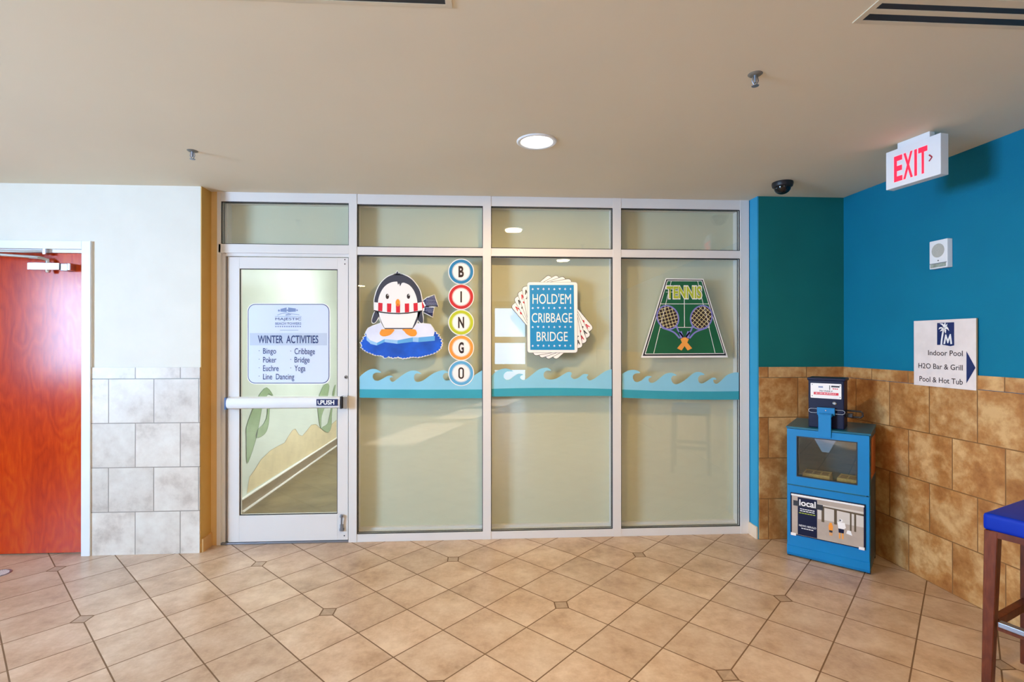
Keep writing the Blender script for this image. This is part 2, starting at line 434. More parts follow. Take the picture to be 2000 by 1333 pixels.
# stub wall (teal) right of the storefront, its blue side face and the right wall
SP = Plane((2.076, 3.755, 0), (1, 0, 0))
RD = Vector((.033, -1, 0)).normalized(); RP = Plane((2.748, 3.755, 0), RD)
S(box('wall_front', (2.076, 3.755, 0), (2.80, 4.0, ZC), 'teal'), 'teal stub wall between storefront and blue wall', 'wall')
S(box('wall_front_return', (2.068, 3.7545, 0), (2.077, 3.99, ZC), plain('sky blue wall paint', (48, 148, 188), .7, var=.03, spec=.25)), 'narrow light blue side face at the edge of the storefront', 'wall')
def rwall(name, u0, u1, z0, z1, mat):
    bm = bmesh.new()
    a = [RP.at(u, v, 0) for u, v in ((u0, z0), (u1, z0), (u1, z1), (u0, z1))]
    b = [RP.at(u, v, -.15) for u, v in ((u0, z0), (u1, z0), (u1, z1), (u0, z1))]
    va = [bm.verts.new(p) for p in a]; vb = [bm.verts.new(p) for p in b]
    bm.faces.new(va); bm.faces.new(vb[::-1])
    for i in range(4):
        j = (i+1) % 4; bm.faces.new((va[i], vb[i], vb[j], va[j]))
    return fin(bm, name, mat)
S(rwall('wall_right', -.02, 10.06, 0, ZC, 'blue'), 'long bright blue painted wall with the directional sign', 'wall')
M['tileR'] = wall_tile('rust wall tile', bw=.300, bh=.3075, uo=.300*2-.133, vo=-.0, mscale=5.5, **TR)
M['tileRb'] = wall_tile('rust border tile', bw=.300, bh=2.0, uo=.17, vo=.5, mscale=5.5, **TR)
M['tileS'] = wall_tile('rust wall tile of the stub', off=.76, bw=.305, bh=.3075, uo=.308, vo=0, mscale=5.5, **TR)
M['tileSb'] = wall_tile('rust border tile of the stub', bw=.300, bh=2.0, uo=.08+.3, vo=.5, mscale=5.5, **TR)
S(quad_uv('wall_right_tile', RP, 0, 10.0, 0, 1.222, 'tileR', lift=.009), 'rust and tan stone tiles on the lower half of the blue wall', 'wall tile')
S(quad_uv('trim_2', RP, 0, 10.0, 1.225, 1.303, 'tileRb', lift=.009), 'rust stone border course below the blue paint', 'tile border')
S(quad_uv('wall_front_tile', SP, 0.001, .662, 0, 1.222, 'tileS', lift=.009), 'rust stone tiles on the lower stub wall behind the newspaper box', 'wall tile')
S(quad_uv('trim_3', SP, 0.001, .662, 1.225, 1.303, 'tileSb', lift=.009), 'rust stone border course below the teal stub wall', 'tile border')
bm = bmesh.new(); abox(bm, (2.055, 3.752, 0), (2.068, 3.866, .092), .002)
S(fin(bm, 'baseboard_right', plain('cream base tile', (226, 206, 180), .5)), 'short cream base tile below the light blue side face', 'baseboard')

# painted infill wall right behind the storefront glass
S(boxes('wall_infill', [((-.975, YI, 0), (2.076, 4.1, ZC)), ((-1.955, YI, 2.17), (-.975, 4.1, ZC))], 'infill'), 'pale green wall just behind the storefront glass', 'wall')

# rest of the lobby, behind the camera
S(boxes('wall_side', [((-5.6, -6.3, 0), (-5.45, -1.3, ZC)), ((-5.6, .8, 0), (-5.45, YL, ZC)), ((-5.6, -1.3, 0), (-5.45, .8, 1.02)), ((-5.6, -1.3, 2.45), (-5.45, .8, ZC))], 'tan'), 'cream side wall with tall windows behind the viewer', 'wall')
S(boxes('wall_rear', [((-5.6, -6.15, 0), (.25, -6.0, ZC)), ((1.17, -6.15, 0), (3.3, -6.0, ZC)), ((.25, -6.15, 0), (1.17, -6.0, .12)), ((.25, -6.15, 2.46), (1.17, -6.0, ZC))], 'tan'), 'cream rear wall of the lobby around the glazed entrance', 'wall')
wr = thing('window_6', (.71, -6.05, 0), 'white framed glazed entrance panel in the rear wall', 'window', kind='structure')
bm = bmesh.new(); ring_frame(bm, .25, 1.17, .12, 2.46, .05, -6.09, -6.03); abox(bm, (.3, -6.09, 1.47), (1.12, -6.03, 1.64)); abox(bm, (.3, -6.09, .74), (1.12, -6.03, .90))
fin(bm, 'window_frame', 'alu', wr)
wl = thing('window_7', (-5.52, -.25, 1.02), 'tall white framed windows in the side wall', 'window', kind='structure')
boxes('window_frame', [((-5.56, -1.3, 1.02), (-5.50, -1.24, 2.45)), ((-5.56, .74, 1.02), (-5.50, .8, 2.45)), ((-5.56, -.30, 1.02), (-5.50, -.24, 2.45)), ((-5.56, -1.24, 1.02), (-5.50, .74, 1.08)), ((-5.56, -1.24, 2.39), (-5.50, .74, 2.45))], 'alu', wl)

# corridor behind the door
MP = Plane((-2.13, 4.62, 0), (0, 1, 0)); MP.n = Vector((1, 0, 0))
mw = box('wall_corridor', (-2.28, 4.62, 0), (-2.13, 8.3, ZC), plain('pale mint mural paint', (215, 225, 220), .6, var=.05, scale=2.2))
S(mw, 'pale mint corridor wall painted with sand dunes and seaweed', 'wall')
S(box('wall_corridor_end', (-4.8, 8.25, 0), (3.0, 8.4, ZC), 'white'), 'white end wall of the corridor', 'wall')
S(box('wall_corridor_side', (-4.8, 4.0, 0), (-4.65, 8.3, ZC), 'white'), 'white side wall beyond the painted corridor wall', 'wall')
S(box('wall_corridor_back', (1.6, 4.1, 0), (1.75, 8.3, ZC), 'white'), 'white wall closing the corridor behind the storefront', 'wall')
def c3(x, y): return (420+x/3.92, 740+y/3.92)
dune = [c3(*p) for p in ((262, 752), (300, 700), (350, 620), (420, 552), (470, 522), (530, 492), (560, 440), (590, 395), (612, 385), (640, 430), (665, 440), (700, 400), (735, 355), (770, 350), (800, 378), (850, 400), (890, 350), (928, 318), (928, 453), (600, 655), (300, 842), (242, 880))]
flat('mural_dune', MP, [dune], plain('sand mural paint', (222, 206, 168), .6, var=.08, scale=5), mw, .002)
flat('mural_outline', MP, stroke([dune[i] for i in range(18)], .5), plain('brown mural line', (150, 128, 92), .6), mw, .004)
kelp = [[(240, 640), (236, 450), (236, 370), (290, 220), (335, 125), (390, 68), (440, 130), (405, 118), (372, 170), (355, 225), (325, 390), (310, 460), (265, 600)],
        [(310, 455), (375, 425), (405, 350), (412, 220), (400, 205), (393, 290), (365, 350), (320, 392)],
        [(788, 150), (830, 50), (872, 55), (842, 200), (812, 290), (808, 385), (790, 300), (783, 200)],
        [(815, 375), (858, 345), (875, 280), (895, 180), (900, 100), (920, 50), (892, 250), (887, 365), (862, 412), (822, 392)]]
flat('mural_seaweed', MP, [smooth_pts([c3(*p) for p in k], 3, True) for k in kelp], plain('green mural paint', (150, 176, 140), .6, var=.08, scale=8), mw, .005)
flat('mural_seaweed_edge', MP, [q for k in kelp for q in stroke(smooth_pts([c3(*p) for p in k], 3, True), .45)], plain('dark green mural paint', (98, 128, 96), .6), mw, .006)
bb = box('baseboard_corridor', (-2.13, 4.60, 0), (-2.112, 8.3, .105), plain('taupe base tile', (140, 122, 98), .4)); S(bb, 'taupe base tile along the painted corridor wall', 'baseboard')
box('tile_edge', (-2.13, 4.60, .105), (-2.108, 8.3, .114), 'pwhite', bb); box('floor_edge', (-2.112, 4.60, .0), (-2.095, 8.3, .012), 'pwhite', bb)

# ================================================================== STOREFRONT
mulls = [(-1.955, -1.928, 'slim white jamb at the door side of the storefront'), (-1.004, -.944, 'white mullion between glass door and penguin window'), (-.007, .055, 'white mullion between penguin window and playing card window'),
         (.988, 1.052, 'white mullion between playing card window and tennis window'), (1.993, 2.063, 'white end jamb beside the light blue side face')]
for i, (a, b, lab) in enumerate(mulls):
    bm = bmesh.new(); abox(bm, (a, YF-.003, 0), (b, YI, ZC), .0015)
    S(fin(bm, 'trim_%d' % (i+4), 'alu'), lab, 'mullion')
bays = [(-.944, -.007, 'penguin decal and bingo letters'), (.055, .988, 'fanned playing card decal'), (1.052, 1.993, 'tennis court decal')]
def pane(win, a, b, z0, z1):
    g = box('glass_pane', (a+.002, YF+.014, z0+.002), (b-.002, YF+.036, z1-.002), 'glass', win)
    bm = bmesh.new(); ring_frame(bm, a, b, z0, z1, .005, YF+.006, YF+.0135); fin(bm, 'gasket', 'gasket', win)
    bm = bmesh.new(); ring_frame(bm, a, b, z0, z1, .004, YF+.0365, YF+.044); fin(bm, 'gasket', 'gasket', win)
    return g
ZT0, ZT1 = 2.143, 2.203
for i, (a, b, d) in enumerate(bays):
    win = thing('window_%d' % (i+1), ((a+b)/2, YF, 0), 'white framed storefront window with the %s' % d, 'window', kind='structure')
    box('window_head', (a, YF, 2.522), (b, YI, ZC), 'alu', win, .0015)
    box('window_bar', (a, YF, ZT0), (b, YI, ZT1), 'alu', win, .0015)
    box('window_sill', (a, YF, 0), (b, YI, .058), 'alu', win, .0015)
    box('sill_ledge', (a, YI-.03, .058), (b, YI, .076), 'alu', win, .002)
    pane(win, a, b, .058, ZT0); pane(win, a, b, ZT1, 2.522)
win = thing('window_4', (-1.46, YF, 2.15), 'white framed transom window above the glass door', 'window', kind='structure')
box('window_head', (-1.928, YF, 2.528), (-1.004, YI, ZC), 'alu', win, .0015)
box('window_bar', (-1.945, YF-.003, 2.149), (-1.004, YI, 2.213), 'alu', win, .0015)
box('inner_jamb', (-1.928, YF+.05, 2.213), (-1.905, YI, 2.528), 'alu', win)
pane(win, -1.928, -1.004, 2.213, 2.528)

# ---- glass door
dr = thing('door_1', (-1.44, YF, 0), 'white aluminium glass door with a push bar and an activities sign', 'door', kind='structure')
d0, d1, dz0, dz1 = -1.873, -1.010, .018, 2.119
bm = bmesh.new()
abox(bm, (d0, YF+.004, dz0), (-1.797, YF+.05, dz1), .002); abox(bm, (-1.087, YF+.004, dz0), (d1, YF+.05, dz1), .002)
abox(bm, (-1.797, YF+.004, dz0), (-1.087, YF+.05, .212), .002); abox(bm, (-1.797, YF+.004, 2.034), (-1.087, YF+.05, dz1), .002)
fin(bm, 'door_frame', 'alu', dr)
box('glass_pane', (-1.797, YF+.02, .212), (-1.087, YF+.028, 2.034), 'glass_door', dr)
bm = bmesh.new(); ring_frame(bm, -1.797, -1.087, .212, 2.034, .005, YF+.010, YF+.0195); fin(bm, 'gasket', 'gasket', dr)
bm = bmesh.new()     # jamb steps beside the door
abox(bm, (-1.928, YF+.022, 0), (-1.906, YI, 2.149)); abox(bm, (-1.893, YF+.03, 0), (-1.884, YI, 2.149))
fin(bm, 'door_jamb', 'alu', dr)
box('jamb_groove', (-1.906, YF+.05, 0), (-1.893, YI, 2.149), plain('tan groove shade', (176, 138, 98), .6), dr)  # groove beside the jamb; shade of the recess put into the tan
box('jamb_groove', (-1.884, YF+.045, 0), (-1.874, YI, 2.149), plain('brown groove shade', (88, 62, 48), .6), dr)  # groove at the door edge; its shade put into the brown
box('head_stop', (-1.90, YF+.012, 2.126), (-1.006, YI, 2.149), 'alu', dr)
box('threshold', (-1.93, YF+.0, 0), (-1.004, YF+.10, .014), 'satin', dr, .003)
# push bar
yb = 3.800
bm = bmesh.new()
prof = [(YF+.004, 1.088), (3.835, 1.089), (3.812, 1.082), (3.803, 1.066), (yb, 1.047), (3.803, 1.028), (3.812, 1.012), (3.835, 1.004), (YF+.004, 1.005)]
xa, xb = -1.858, -1.052
va = [bm.verts.new((xa, y, z)) for y, z in prof]; vb = [bm.verts.new((xb, y, z)) for y, z in prof]
for i in range(len(prof)):
    j = (i+1) % len(prof); bm.faces.new((va[i], va[j], vb[j], vb[i]))
bm.faces.new(va); bm.faces.new(vb)
bar = fin(bm, 'push_bar', 'alu2', dr, smooth=True)
e1 = bmesh.new(); abox(e1, (-1.872, 3.804, 1.002), (-1.858, YF+.004, 1.090), .004); fin(e1, 'bar_end_cap', plain('blue grey plastic', (70, 100, 150), .35), bar)
e1 = bmesh.new(); abox(e1, (-1.052, 3.806, 1.002), (-1.036, YF+.004, 1.092), .003); fin(e1, 'bar_end_cap', 'dark', bar)
e1 = bmesh.new(); abox(e1, (-1.036, 3.815, 1.000), (-1.004, YF+.004, 1.094), .006); fin(e1, 'bar_latch_case', 'chrome', bar)
BP = Plane((0, yb-.0008, 0), (1, 0, 0))
flat('push_label', BP, [[(618, 780), (660, 780), (660, 793), (618, 793)]], 'navy', bar, .001)
text('push_lettering', BP, 'PUSH', (626, 791, 653, 782), 'pwhite', bar, .002, bold=.03)
flat('push_mark', BP, [q for q in stroke([(621, 783), (621.5, 789), (625, 790.5), (626.5, 787)], 1.3)], 'pwhite', bar, .002)
# lock, screws and foot bolt
DP = Plane((0, YF+.004, 0), (1, 0, 0))
def stud(name, px, py, r, mat, parent, depth=.008):
    u, v = DP.px(px, py)
    m4 = Matrix.Translation((u, YF+.004, v)) @ Matrix.Rotation(math.pi/2, 4, 'X')
    return lathe(name, [(0, depth), (r*.8, depth), (r, depth*.6), (r, 0)], mat, parent, m4, n=18)
stud('lock_cylinder', 676, 737, .014, 'chrome', dr); stud('lock_keyway', 675.5, 737.5, .006, 'dark', dr, .0095)
for q in ((673.5, 507.5), (673.5, 516), (672.5, 798), (672.5, 1047)): stud('screw', q[0], q[1], .0045, 'dark', dr, .003)
u, v = DP.px(668, 1006); u2, v2 = DP.px(668, 1037)
fbolt = boxes('foot_bolt', [((u-.012, YF-.014, v2), (u+.012, YF+.004, v2+.05)), ((u-.017, YF-.010, v2), (u+.017, YF+.004, v2+.018))], 'satin', dr, .003)
tube('bolt_rod', [(u, YF-.012, v2+.045), (u+.002, YF-.016, v-.02), (u, YF-.010, v-.004)], .0065, 'satin', fbolt)
lathe('bolt_knob', [(0, .012), (.011, .010), (.013, 0), (.011, -.008), (0, -.01)], 'satin', fbolt, Matrix.Translation((u, YF-.012, v-.006)), n=16)

# ---- red wooden door in the left wall
rd = thing('door_2', (-3.27, YL, 0), 'red stained wooden door in a white frame with an overhead closer', 'door', kind='structure')
bm = bmesh.new()
for a, b in (((-2.797, 3.722, 0), (-2.737, 3.90, 2.197)), ((-3.78, 3.722, 0), (-3.72, 3.90, 2.197)), ((-3.72, 3.722, 2.140), (-2.797, 3.90, 2.197))): abox(bm, a, b, .003)
fin(bm, 'door_frame', 'alu2', rd)
box('door_stop', (-3.72, 3.752, 2.118), (-2.797, 3.90, 2.1405), 'alu2', rd)
slab = box('door_slab', (-3.718, 3.775, .008), (-2.799, 3.82, 2.117), 'door_wood', rd, .002)
cl = box('closer_body', (-3.155, 3.715, 2.028), (-2.985, 3.775, 2.085), 'chrome', rd, .004)
# closer details sized from the photo on the plane of its front face
CP = Plane((0, 3.715, 0), (1, 0, 0))
def cpx(x, y): return CP.px(x, y)
ux, uz = cpx(53, 513); vx, vz = cpx(116, 526)
bpy.data.objects.remove(cl)
cl = box('closer_body', (ux, 3.713, cpx(53, 527)[1]), (vx, 3.775, uz), 'chrome', rd, .004)
ex, _ = cpx(130, 520); box('closer_end', (vx, 3.722, cpx(53, 528)[1]), (ex, 3.775, uz-.004), 'satin', cl, .003)
gx, gz = cpx(136, 514); box('closer_cap', (ex, 3.718, cpx(0, 527)[1]), (gx, 3.775, gz), 'chrome', cl, .005)
kx, kz = cpx(88, 528); lathe('closer_spindle', [(0, -.016), (.012, -.014), (.016, 0), (.016, .012), (0, .012)], 'chrome', cl, Matrix.Translation((kx, 3.738, kz)), n=18)
kx, kz = cpx(88, 509); lathe('closer_spindle', [(0, .016), (.010, .015), (.014, 0), (.014, -.016), (0, -.016)], 'chrome', cl, Matrix.Translation((kx, 3.738, kz)), n=18)
a0 = Vector((kx, 3.735, kz+.006))
q = cpx(78, 504); r_ = cpx(-60, 500)
arm = tube('closer_arm', [a0, (kx-.02, 3.72, kz+.014), (q[0], 3.70, q[1]), (r_[0], 3.60, r_[1]+.01)], .011, 'chrome', rd)
q = cpx(50, 493.5); r_ = cpx(84, 491)
tube('closer_arm', [(cpx(-60, 500)[0], 3.60, cpx(-60, 500)[1]+.02), (q[0], 3.69, q[1]), (r_[0], 3.735, r_[1])], .0095, 'chrome', rd)
box('closer_shoe', (r_[0]-.01, 3.72, r_[1]-.02), (r_[0]+.012, 3.755, r_[1]+.02), 'chrome', rd, .003)

# ================================================================== DECALS ON THE GLASS
GP = Plane((0, YF+.0135, 0), (1, 0, 0))      # just in front of the panes
def decal(name, label, cat, px, py, group=None):
    u, v = GP.px(px, py); return thing(name, (u, YF+.0135, v), label, cat, group=group)
# -- winter activities sign on the door
DG = Plane((0, YF+.019, 0), (1, 0, 0))
u, v = DG.px(563, 672)
ws = thing('activities_sign', (u, YF+.019, v), 'pale blue winter activities sign with rounded corners on the glass door', 'sign')
M['signface'] = plain('pale blue sign vinyl', (214, 224, 244), .4, var=.015, scale=3)
flat('sign_panel', DG, [rrect(483, 593, 645, 751, 15)], 'pwhite', ws, .0005)
flat('sign_border', DG, [rrect(484.3, 594.3, 643.3, 749.5, 14)], 'sign_text', ws, .001)
flat('sign_face', DG, [rrect(485.6, 595.6, 642.0, 748.2, 13)], 'signface', ws, .0015)
flat('sign_band', DG, [[(488, 651), (639, 651), (639, 675), (488, 675)]], 'sign_band', ws, .002)
text('sign_title', DG, 'WINTER  ACTIVITIES', (504, 671, 622, 655.5), 'sign_text', ws, .003, bold=.02)
rows = [('Bingo', 514, 539.5, 680.5, 694.8), ('Poker', 514, 540, 697.5, 708.8), ('Euchre', 514, 544.5, 714, 725.4), ('Line  Dancing', 514, 575, 730.5, 745.2),
        ('Cribbage', 575.5, 615.3, 680.5, 696), ('Bridge', 575.5, 605, 697.5, 712.2), ('Yoga', 575.5, 596.5, 714, 729)]
for t, x0, x1, y0, y1 in rows: text('sign_lettering', DG, t, (x0, y1, x1, y0), 'sign_text', ws, .003, bold=.004)
flat('bullet_dot', DG, [circ((506.5, y), .8, 8) for y in (685.5, 702, 718.7, 735)]+[circ((568.2, y), .8, 8) for y in (686, 702.5, 719)], 'sign_text', ws, .003)
text('resort_name', DG, 'MAJESTIC', (538, 627.5, 588.5, 621), 'sign_text', ws, .003)
text('resort_name', DG, 'BEACH TOWERS', (538, 635, 588.5, 630), 'sign_grey', ws, .003, bold=.01)
flat('resort_rule', DG, [[(537.5, 618.4), (589, 618.4), (589, 619.1), (537.5, 619.1)], [(547, 645), (583, 645), (583, 645.8), (547, 645.8)]] + [[(538+i*4.3, 637), (540.5+i*4.3, 637), (540.5+i*4.3, 639.5), (538+i*4.3, 639.5)] for i in range(12)], 'sign_grey', ws, .003)
em = [[(548, 604), (560, 601), (560, 610), (548, 609)], [(563, 601), (578, 603), (578, 609), (563, 610)], circ((545, 607), 2, 10), circ((562, 606.5), 1.6, 10), circ((580.5, 606.5), 1.6, 10)]
flat('resort_emblem', DG, em + stroke(smooth_pts([(542, 616), (552, 612.5), (562, 612), (568, 615), (558, 616), (566, 613.5), (578, 614.5), (585, 615.5)]), .9), 'sign_grey', ws, .003)

# -- penguin on an ice floe
def pg(x, y): return (690+x/6.058, 500+y/6.058)
pgn = decal('penguin_decal', 'penguin decal in a striped scarf standing on blue ice floe', 'window decal', 783, 616)
M['p_dark'] = plain('slate vinyl', (58, 60, 74), .45); M['p_orange'] = plain('orange vinyl', (238, 150, 40), .45)
M['p_red'] = plain('red vinyl', (212, 22, 44), .45); M['p_blue'] = plain('ocean blue vinyl', (6, 84, 196), .45, var=.3, scale=7)
M['p_ice'] = plain('ice vinyl', (222, 226, 244), .45); M['p_ice2'] = plain('pale ice side vinyl', (150, 196, 232), .45); M['p_ice3'] = plain('deep ice side vinyl', (92, 164, 218), .45)
M['p_outline'] = plain('cut line white vinyl', (236, 236, 232), .45)
# jagged water outline
wat = []
base = [(85, 1040), (120, 985), (150, 930), (165, 900), (960, 895), (1000, 935), (1035, 990), (1045, 1050), (1020, 1110), (960, 1150), (900, 1170), (820, 1190), (760, 1200), (690, 1195), (640, 1205), (585, 1212), (530, 1195), (470, 1208), (420, 1190), (380, 1210), (340, 1180), (260, 1175), (200, 1150), (150, 1130), (110, 1100), (95, 1070)]
dense = []
for i in range(len(base)):
    a, b = base[i], base[(i+1) % len(base)]; L = math.hypot(b[0]-a[0], b[1]-a[1])
    if i == 3: dense.append(a); continue
    k = max(1, int(L/16))
    for j in range(k): dense.append((a[0]+(b[0]-a[0])*j/k, a[1]+(b[1]-a[1])*j/k))
cxw, cyw = 565, 1040
for i, p in enumerate(dense):
    s_ = 1+(.028 if i % 2 else -.018)*(1 if p[1] > 905 else 0) + random.uniform(-.008, .008)
    wat.append((cxw+(p[0]-cxw)*s_, cyw+(p[1]-cyw)*s_))
def grow(pts, c, s_): return [(c[0]+(x-c[0])*(1+s_/math.hypot(x-c[0]+1e-6, y-c[1])), c[1]+(y-c[1])*(1+s_/math.hypot(x-c[0]+1e-6, y-c[1]))) for x, y in pts]
icetop = [(150, 905), (180, 855), (240, 825), (330, 795), (830, 800), (905, 808), (945, 860), (962, 905), (950, 950), (780, 965), (705, 965), (525, 1000), (370, 985), (282, 1030), (200, 1000), (160, 955)]
flat('decal_backing', GP, [[pg(*p) for p in grow(wat, (cxw, cyw), 11)], [pg(*p) for p in grow(icetop, (560, 900), 9)]], 'p_outline', pgn, .0004)
flat('water', GP, [[pg(*p) for p in wat]], 'p_blue', pgn, .0008)
flat('ice_side', GP, [[pg(*p) for p in q] for q in ([(150, 905), (210, 965), (200, 1035), (158, 1000)], [(200, 1000), (282, 1030), (280, 1062), (200, 1042)], [(370, 985), (525, 1000), (522, 1042), (372, 1022)], [(705, 965), (775, 965), (770, 1022), (705, 1018)])], 'p_ice2', pgn, .0012)
flat('ice_side', GP, [[pg(*p) for p in q] for q in ([(282, 1030), (370, 985), (372, 1022), (280, 1062)], [(525, 1000), (705, 965), (705, 1018), (522, 1042)], [(775, 965), (965, 948), (965, 1005), (770, 1022)])], 'p_ice3', pgn, .0012)
flat('ice_top', GP, [[pg(*p) for p in icetop]], 'p_ice', pgn, .0016)
body = smooth_pts([(375, 868), (335, 800), (300, 700), (262, 640), (250, 545), (262, 470), (290, 390), (335, 315), (400, 255), (470, 225), (530, 218), (600, 228), (680, 270), (740, 335), (785, 410), (805, 490), (812, 560), (808, 640), (785, 700), (745, 800), (700, 868)], 4)
tuft = [(470, 228), (500, 222), (522, 180), (538, 212), (549, 200), (552, 222), (600, 230)]
flipL = smooth_pts([(262, 650), (240, 700), (222, 760), (228, 790), (255, 792), (280, 760), (300, 720), (310, 690), (300, 650)], 3)
flipR = smooth_pts([(770, 650), (762, 720), (775, 770), (800, 795), (825, 790), (826, 740), (820, 700), (812, 650)], 3)
ol = [[pg(*p) for p in grow(body, (530, 560), 10)], [pg(*p) for p in grow(tuft, (530, 260), 10)], [pg(*p) for p in grow(flipL, (268, 720), 9)], [pg(*p) for p in grow(flipR, (796, 720), 9)]]
scarf_tail = [[(820, 540), (870, 500), (960, 465), (975, 520), (1005, 600), (930, 598), (850, 605)], [(830, 610), (880, 608), (955, 612), (945, 660), (938, 722), (880, 690), (825, 665)]]
ol += [[pg(*p) for p in grow(q, (900, 560 if i == 0 else 650), 9)] for i, q in enumerate(scarf_tail)]
ol.append([pg(*p) for p in ((240, 545), (835, 545), (840, 660), (243, 650))])
flat('penguin_outline', GP, ol, 'p_outline', pgn, .0020)
flat('penguin_body', GP, [[pg(*p) for p in q] for q in (body, tuft, flipL, flipR)], 'p_dark', pgn, .0024)
face = smooth_pts([(372, 855), (335, 780), (305, 690), (292, 560), (310, 470), (350, 390), (400, 340), (460, 312), (520, 305)], 4) + [(530, 345), (543, 325), (555, 362), (575, 322)] + smooth_pts([(600, 318), (660, 345), (710, 400), (745, 480), (760, 560), (760, 690), (730, 780), (700, 855)], 4)
flat('penguin_belly', GP, [[pg(*p) for p in face]], 'pwhite', pgn, .0028)
flat('penguin_eye', GP, [[pg(*p) for p in circ((404, 481), 20, 20, 31)], [pg(*p) for p in circ((654, 480), 19, 20, 30)]], 'brown', pgn, .0032)
flat('eye_glint', GP, [[pg(*p) for p in circ((410, 466), 7, 12)], [pg(*p) for p in circ((660, 465), 7, 12)]], 'pwhite', pgn, .0036)
flat('penguin_foot', GP, [[pg(*p) for p in smooth_pts([(345, 870), (480, 870), (470, 905), (430, 940), (360, 955), (318, 935), (315, 905), (330, 880)], 3, True)]], 'p_orange', pgn, .0032)
flat('penguin_foot', GP, [[pg(*p) for p in smooth_pts([(585, 868), (720, 870), (748, 895), (752, 925), (730, 950), (680, 952), (630, 925), (605, 895)], 3, True)]], 'p_orange', pgn, .0032)
sc_pts = [(243, 548), (295, 555), (420, 565), (530, 568), (640, 566), (760, 558), (832, 545), (840, 640), (790, 650), (660, 668), (530, 674), (400, 668), (280, 650), (246, 640)]
flat('scarf_band', GP, [[pg(*p) for p in sc_pts]], 'pwhite', pgn, .0040)
flat('scarf_stripe', GP, [[pg(*p) for p in q] for q in ([(298, 556), (348, 560), (345, 658), (295, 652)], [(400, 564), (452, 566), (448, 670), (400, 666)], [(505, 567), (555, 568), (555, 674), (507, 673)], [(610, 566), (662, 564), (662, 668), (612, 671)], [(712, 562), (762, 557), (764, 650), (716, 660)], [(812, 545), (836, 540), (842, 640), (818, 644)])], 'p_red', pgn, .0044)
flat('scarf_shadow_line', GP, stroke([pg(*p) for p in ((246, 648), (330, 668), (430, 680), (540, 684), (650, 678), (745, 664), (815, 652))], 2.2), 'brown', pgn, .0044)
flat('scarf_tail', GP, [[pg(*p) for p in q] for q in scarf_tail], 'navy', pgn, .0044)
flat('scarf_cuff', GP, [[pg(*p) for p in q] for q in ([(818, 548), (835, 540), (858, 592), (848, 605)], [(822, 625), (845, 612), (840, 655), (826, 660)])], 'pwhite', pgn, .0048)
flat('scarf_hem', GP, stroke([pg(*p) for p in ((850, 606), (900, 590), (950, 590), (1003, 601))], 1.6), 'dark', pgn, .0048)
flat('scarf_hem', GP, stroke([pg(*p) for p in ((830, 662), (880, 668), (937, 715))], 1.6), 'dark', pgn, .0048)
dots = []
for q in scarf_tail:
    for ix in range(12):
        for iy in range(12):
            x, y = 858+ix*13+(iy % 2)*6, 480+iy*17
            ins = False; n_ = len(q)
            for i in range(n_):
                (x1, y1), (x2, y2) = q[i], q[(i+1) % n_]
                if (y1 > y) != (y2 > y) and x < (x2-x1)*(y-y1)/(y2-y1)+x1: ins = not ins
            if ins: dots.append([pg(*p) for p in circ((x, y), 3.6, 6)])
flat('scarf_dots', GP, dots, 'p_ice', pgn, .0048)
flat('penguin_beak', GP, [[pg(*p) for p in circ((528, 556), 26, 24, 43)]], 'p_orange', pgn, .0052)
flat('beak_line', GP, [[pg(*p) for p in circ((528, 580), 14, 16, 16)]], plain('deep orange vinyl', (216, 110, 30), .45), pgn, .0056)

# -- BINGO roundels
bcols = {'B': ('blue', (24, 122, 172)), 'I': ('red', (196, 36, 40)), 'N': ('lime green', (188, 196, 36)), 'G': ('orange', (238, 154, 60)), 'O': ('light blue', (92, 168, 212))}
for i, (L, (cn, cc)) in enumerate(bcols.items()):
    cx_, cy_ = 900.7, (531, 580.3, 630.3, 679.7, 729.2)[i]
    t = decal('bingo_decal', 'round %s ringed decal with the letter %s' % (cn, L), 'window decal', cx_, cy_, 'bingo letter roundels on the penguin window')
    mt = plain(cn+' ring vinyl', cc, .45)
    flat('roundel_base', GP, [circ((cx_, cy_), 25.2, 56)], 'pwhite', t, .0012 if L != 'O' else .0014)
    flat('roundel_ring', GP, annulus_quads((cx_, cy_), 23.6, 17.9, 56), mt, t, .0020)
    flat('roundel_line', GP, annulus_quads((cx_, cy_), 17.2, 16.6, 56), mt, t, .0020)
    wd = {'B': 5.2, 'I': 1.4, 'N': 5.8, 'G': 5.2, 'O': 5.4}[L]
    if L == 'I': flat('letter', GP, [rrect(cx_-1.5, cy_-11, cx_+1.5, cy_+11, 1)], 'brown', t, .0026)
    elif L == 'O':
        a, b = rrect(cx_-5.4, cy_-11.2, cx_+5.4, cy_+11.2, 5.2), rrect(cx_-2.6, cy_-8.2, cx_+2.6, cy_+8.2, 2.5)
        flat('letter', GP, [[a[k], a[(k+1) % len(a)], b[(k+1) % len(a)], b[k]] for k in range(len(a))], 'brown', t, .0026)
    else: text('letter', GP, L, (cx_-wd, cy_+11, cx_+wd, cy_-11), 'brown', t, .0026, bold=.035)

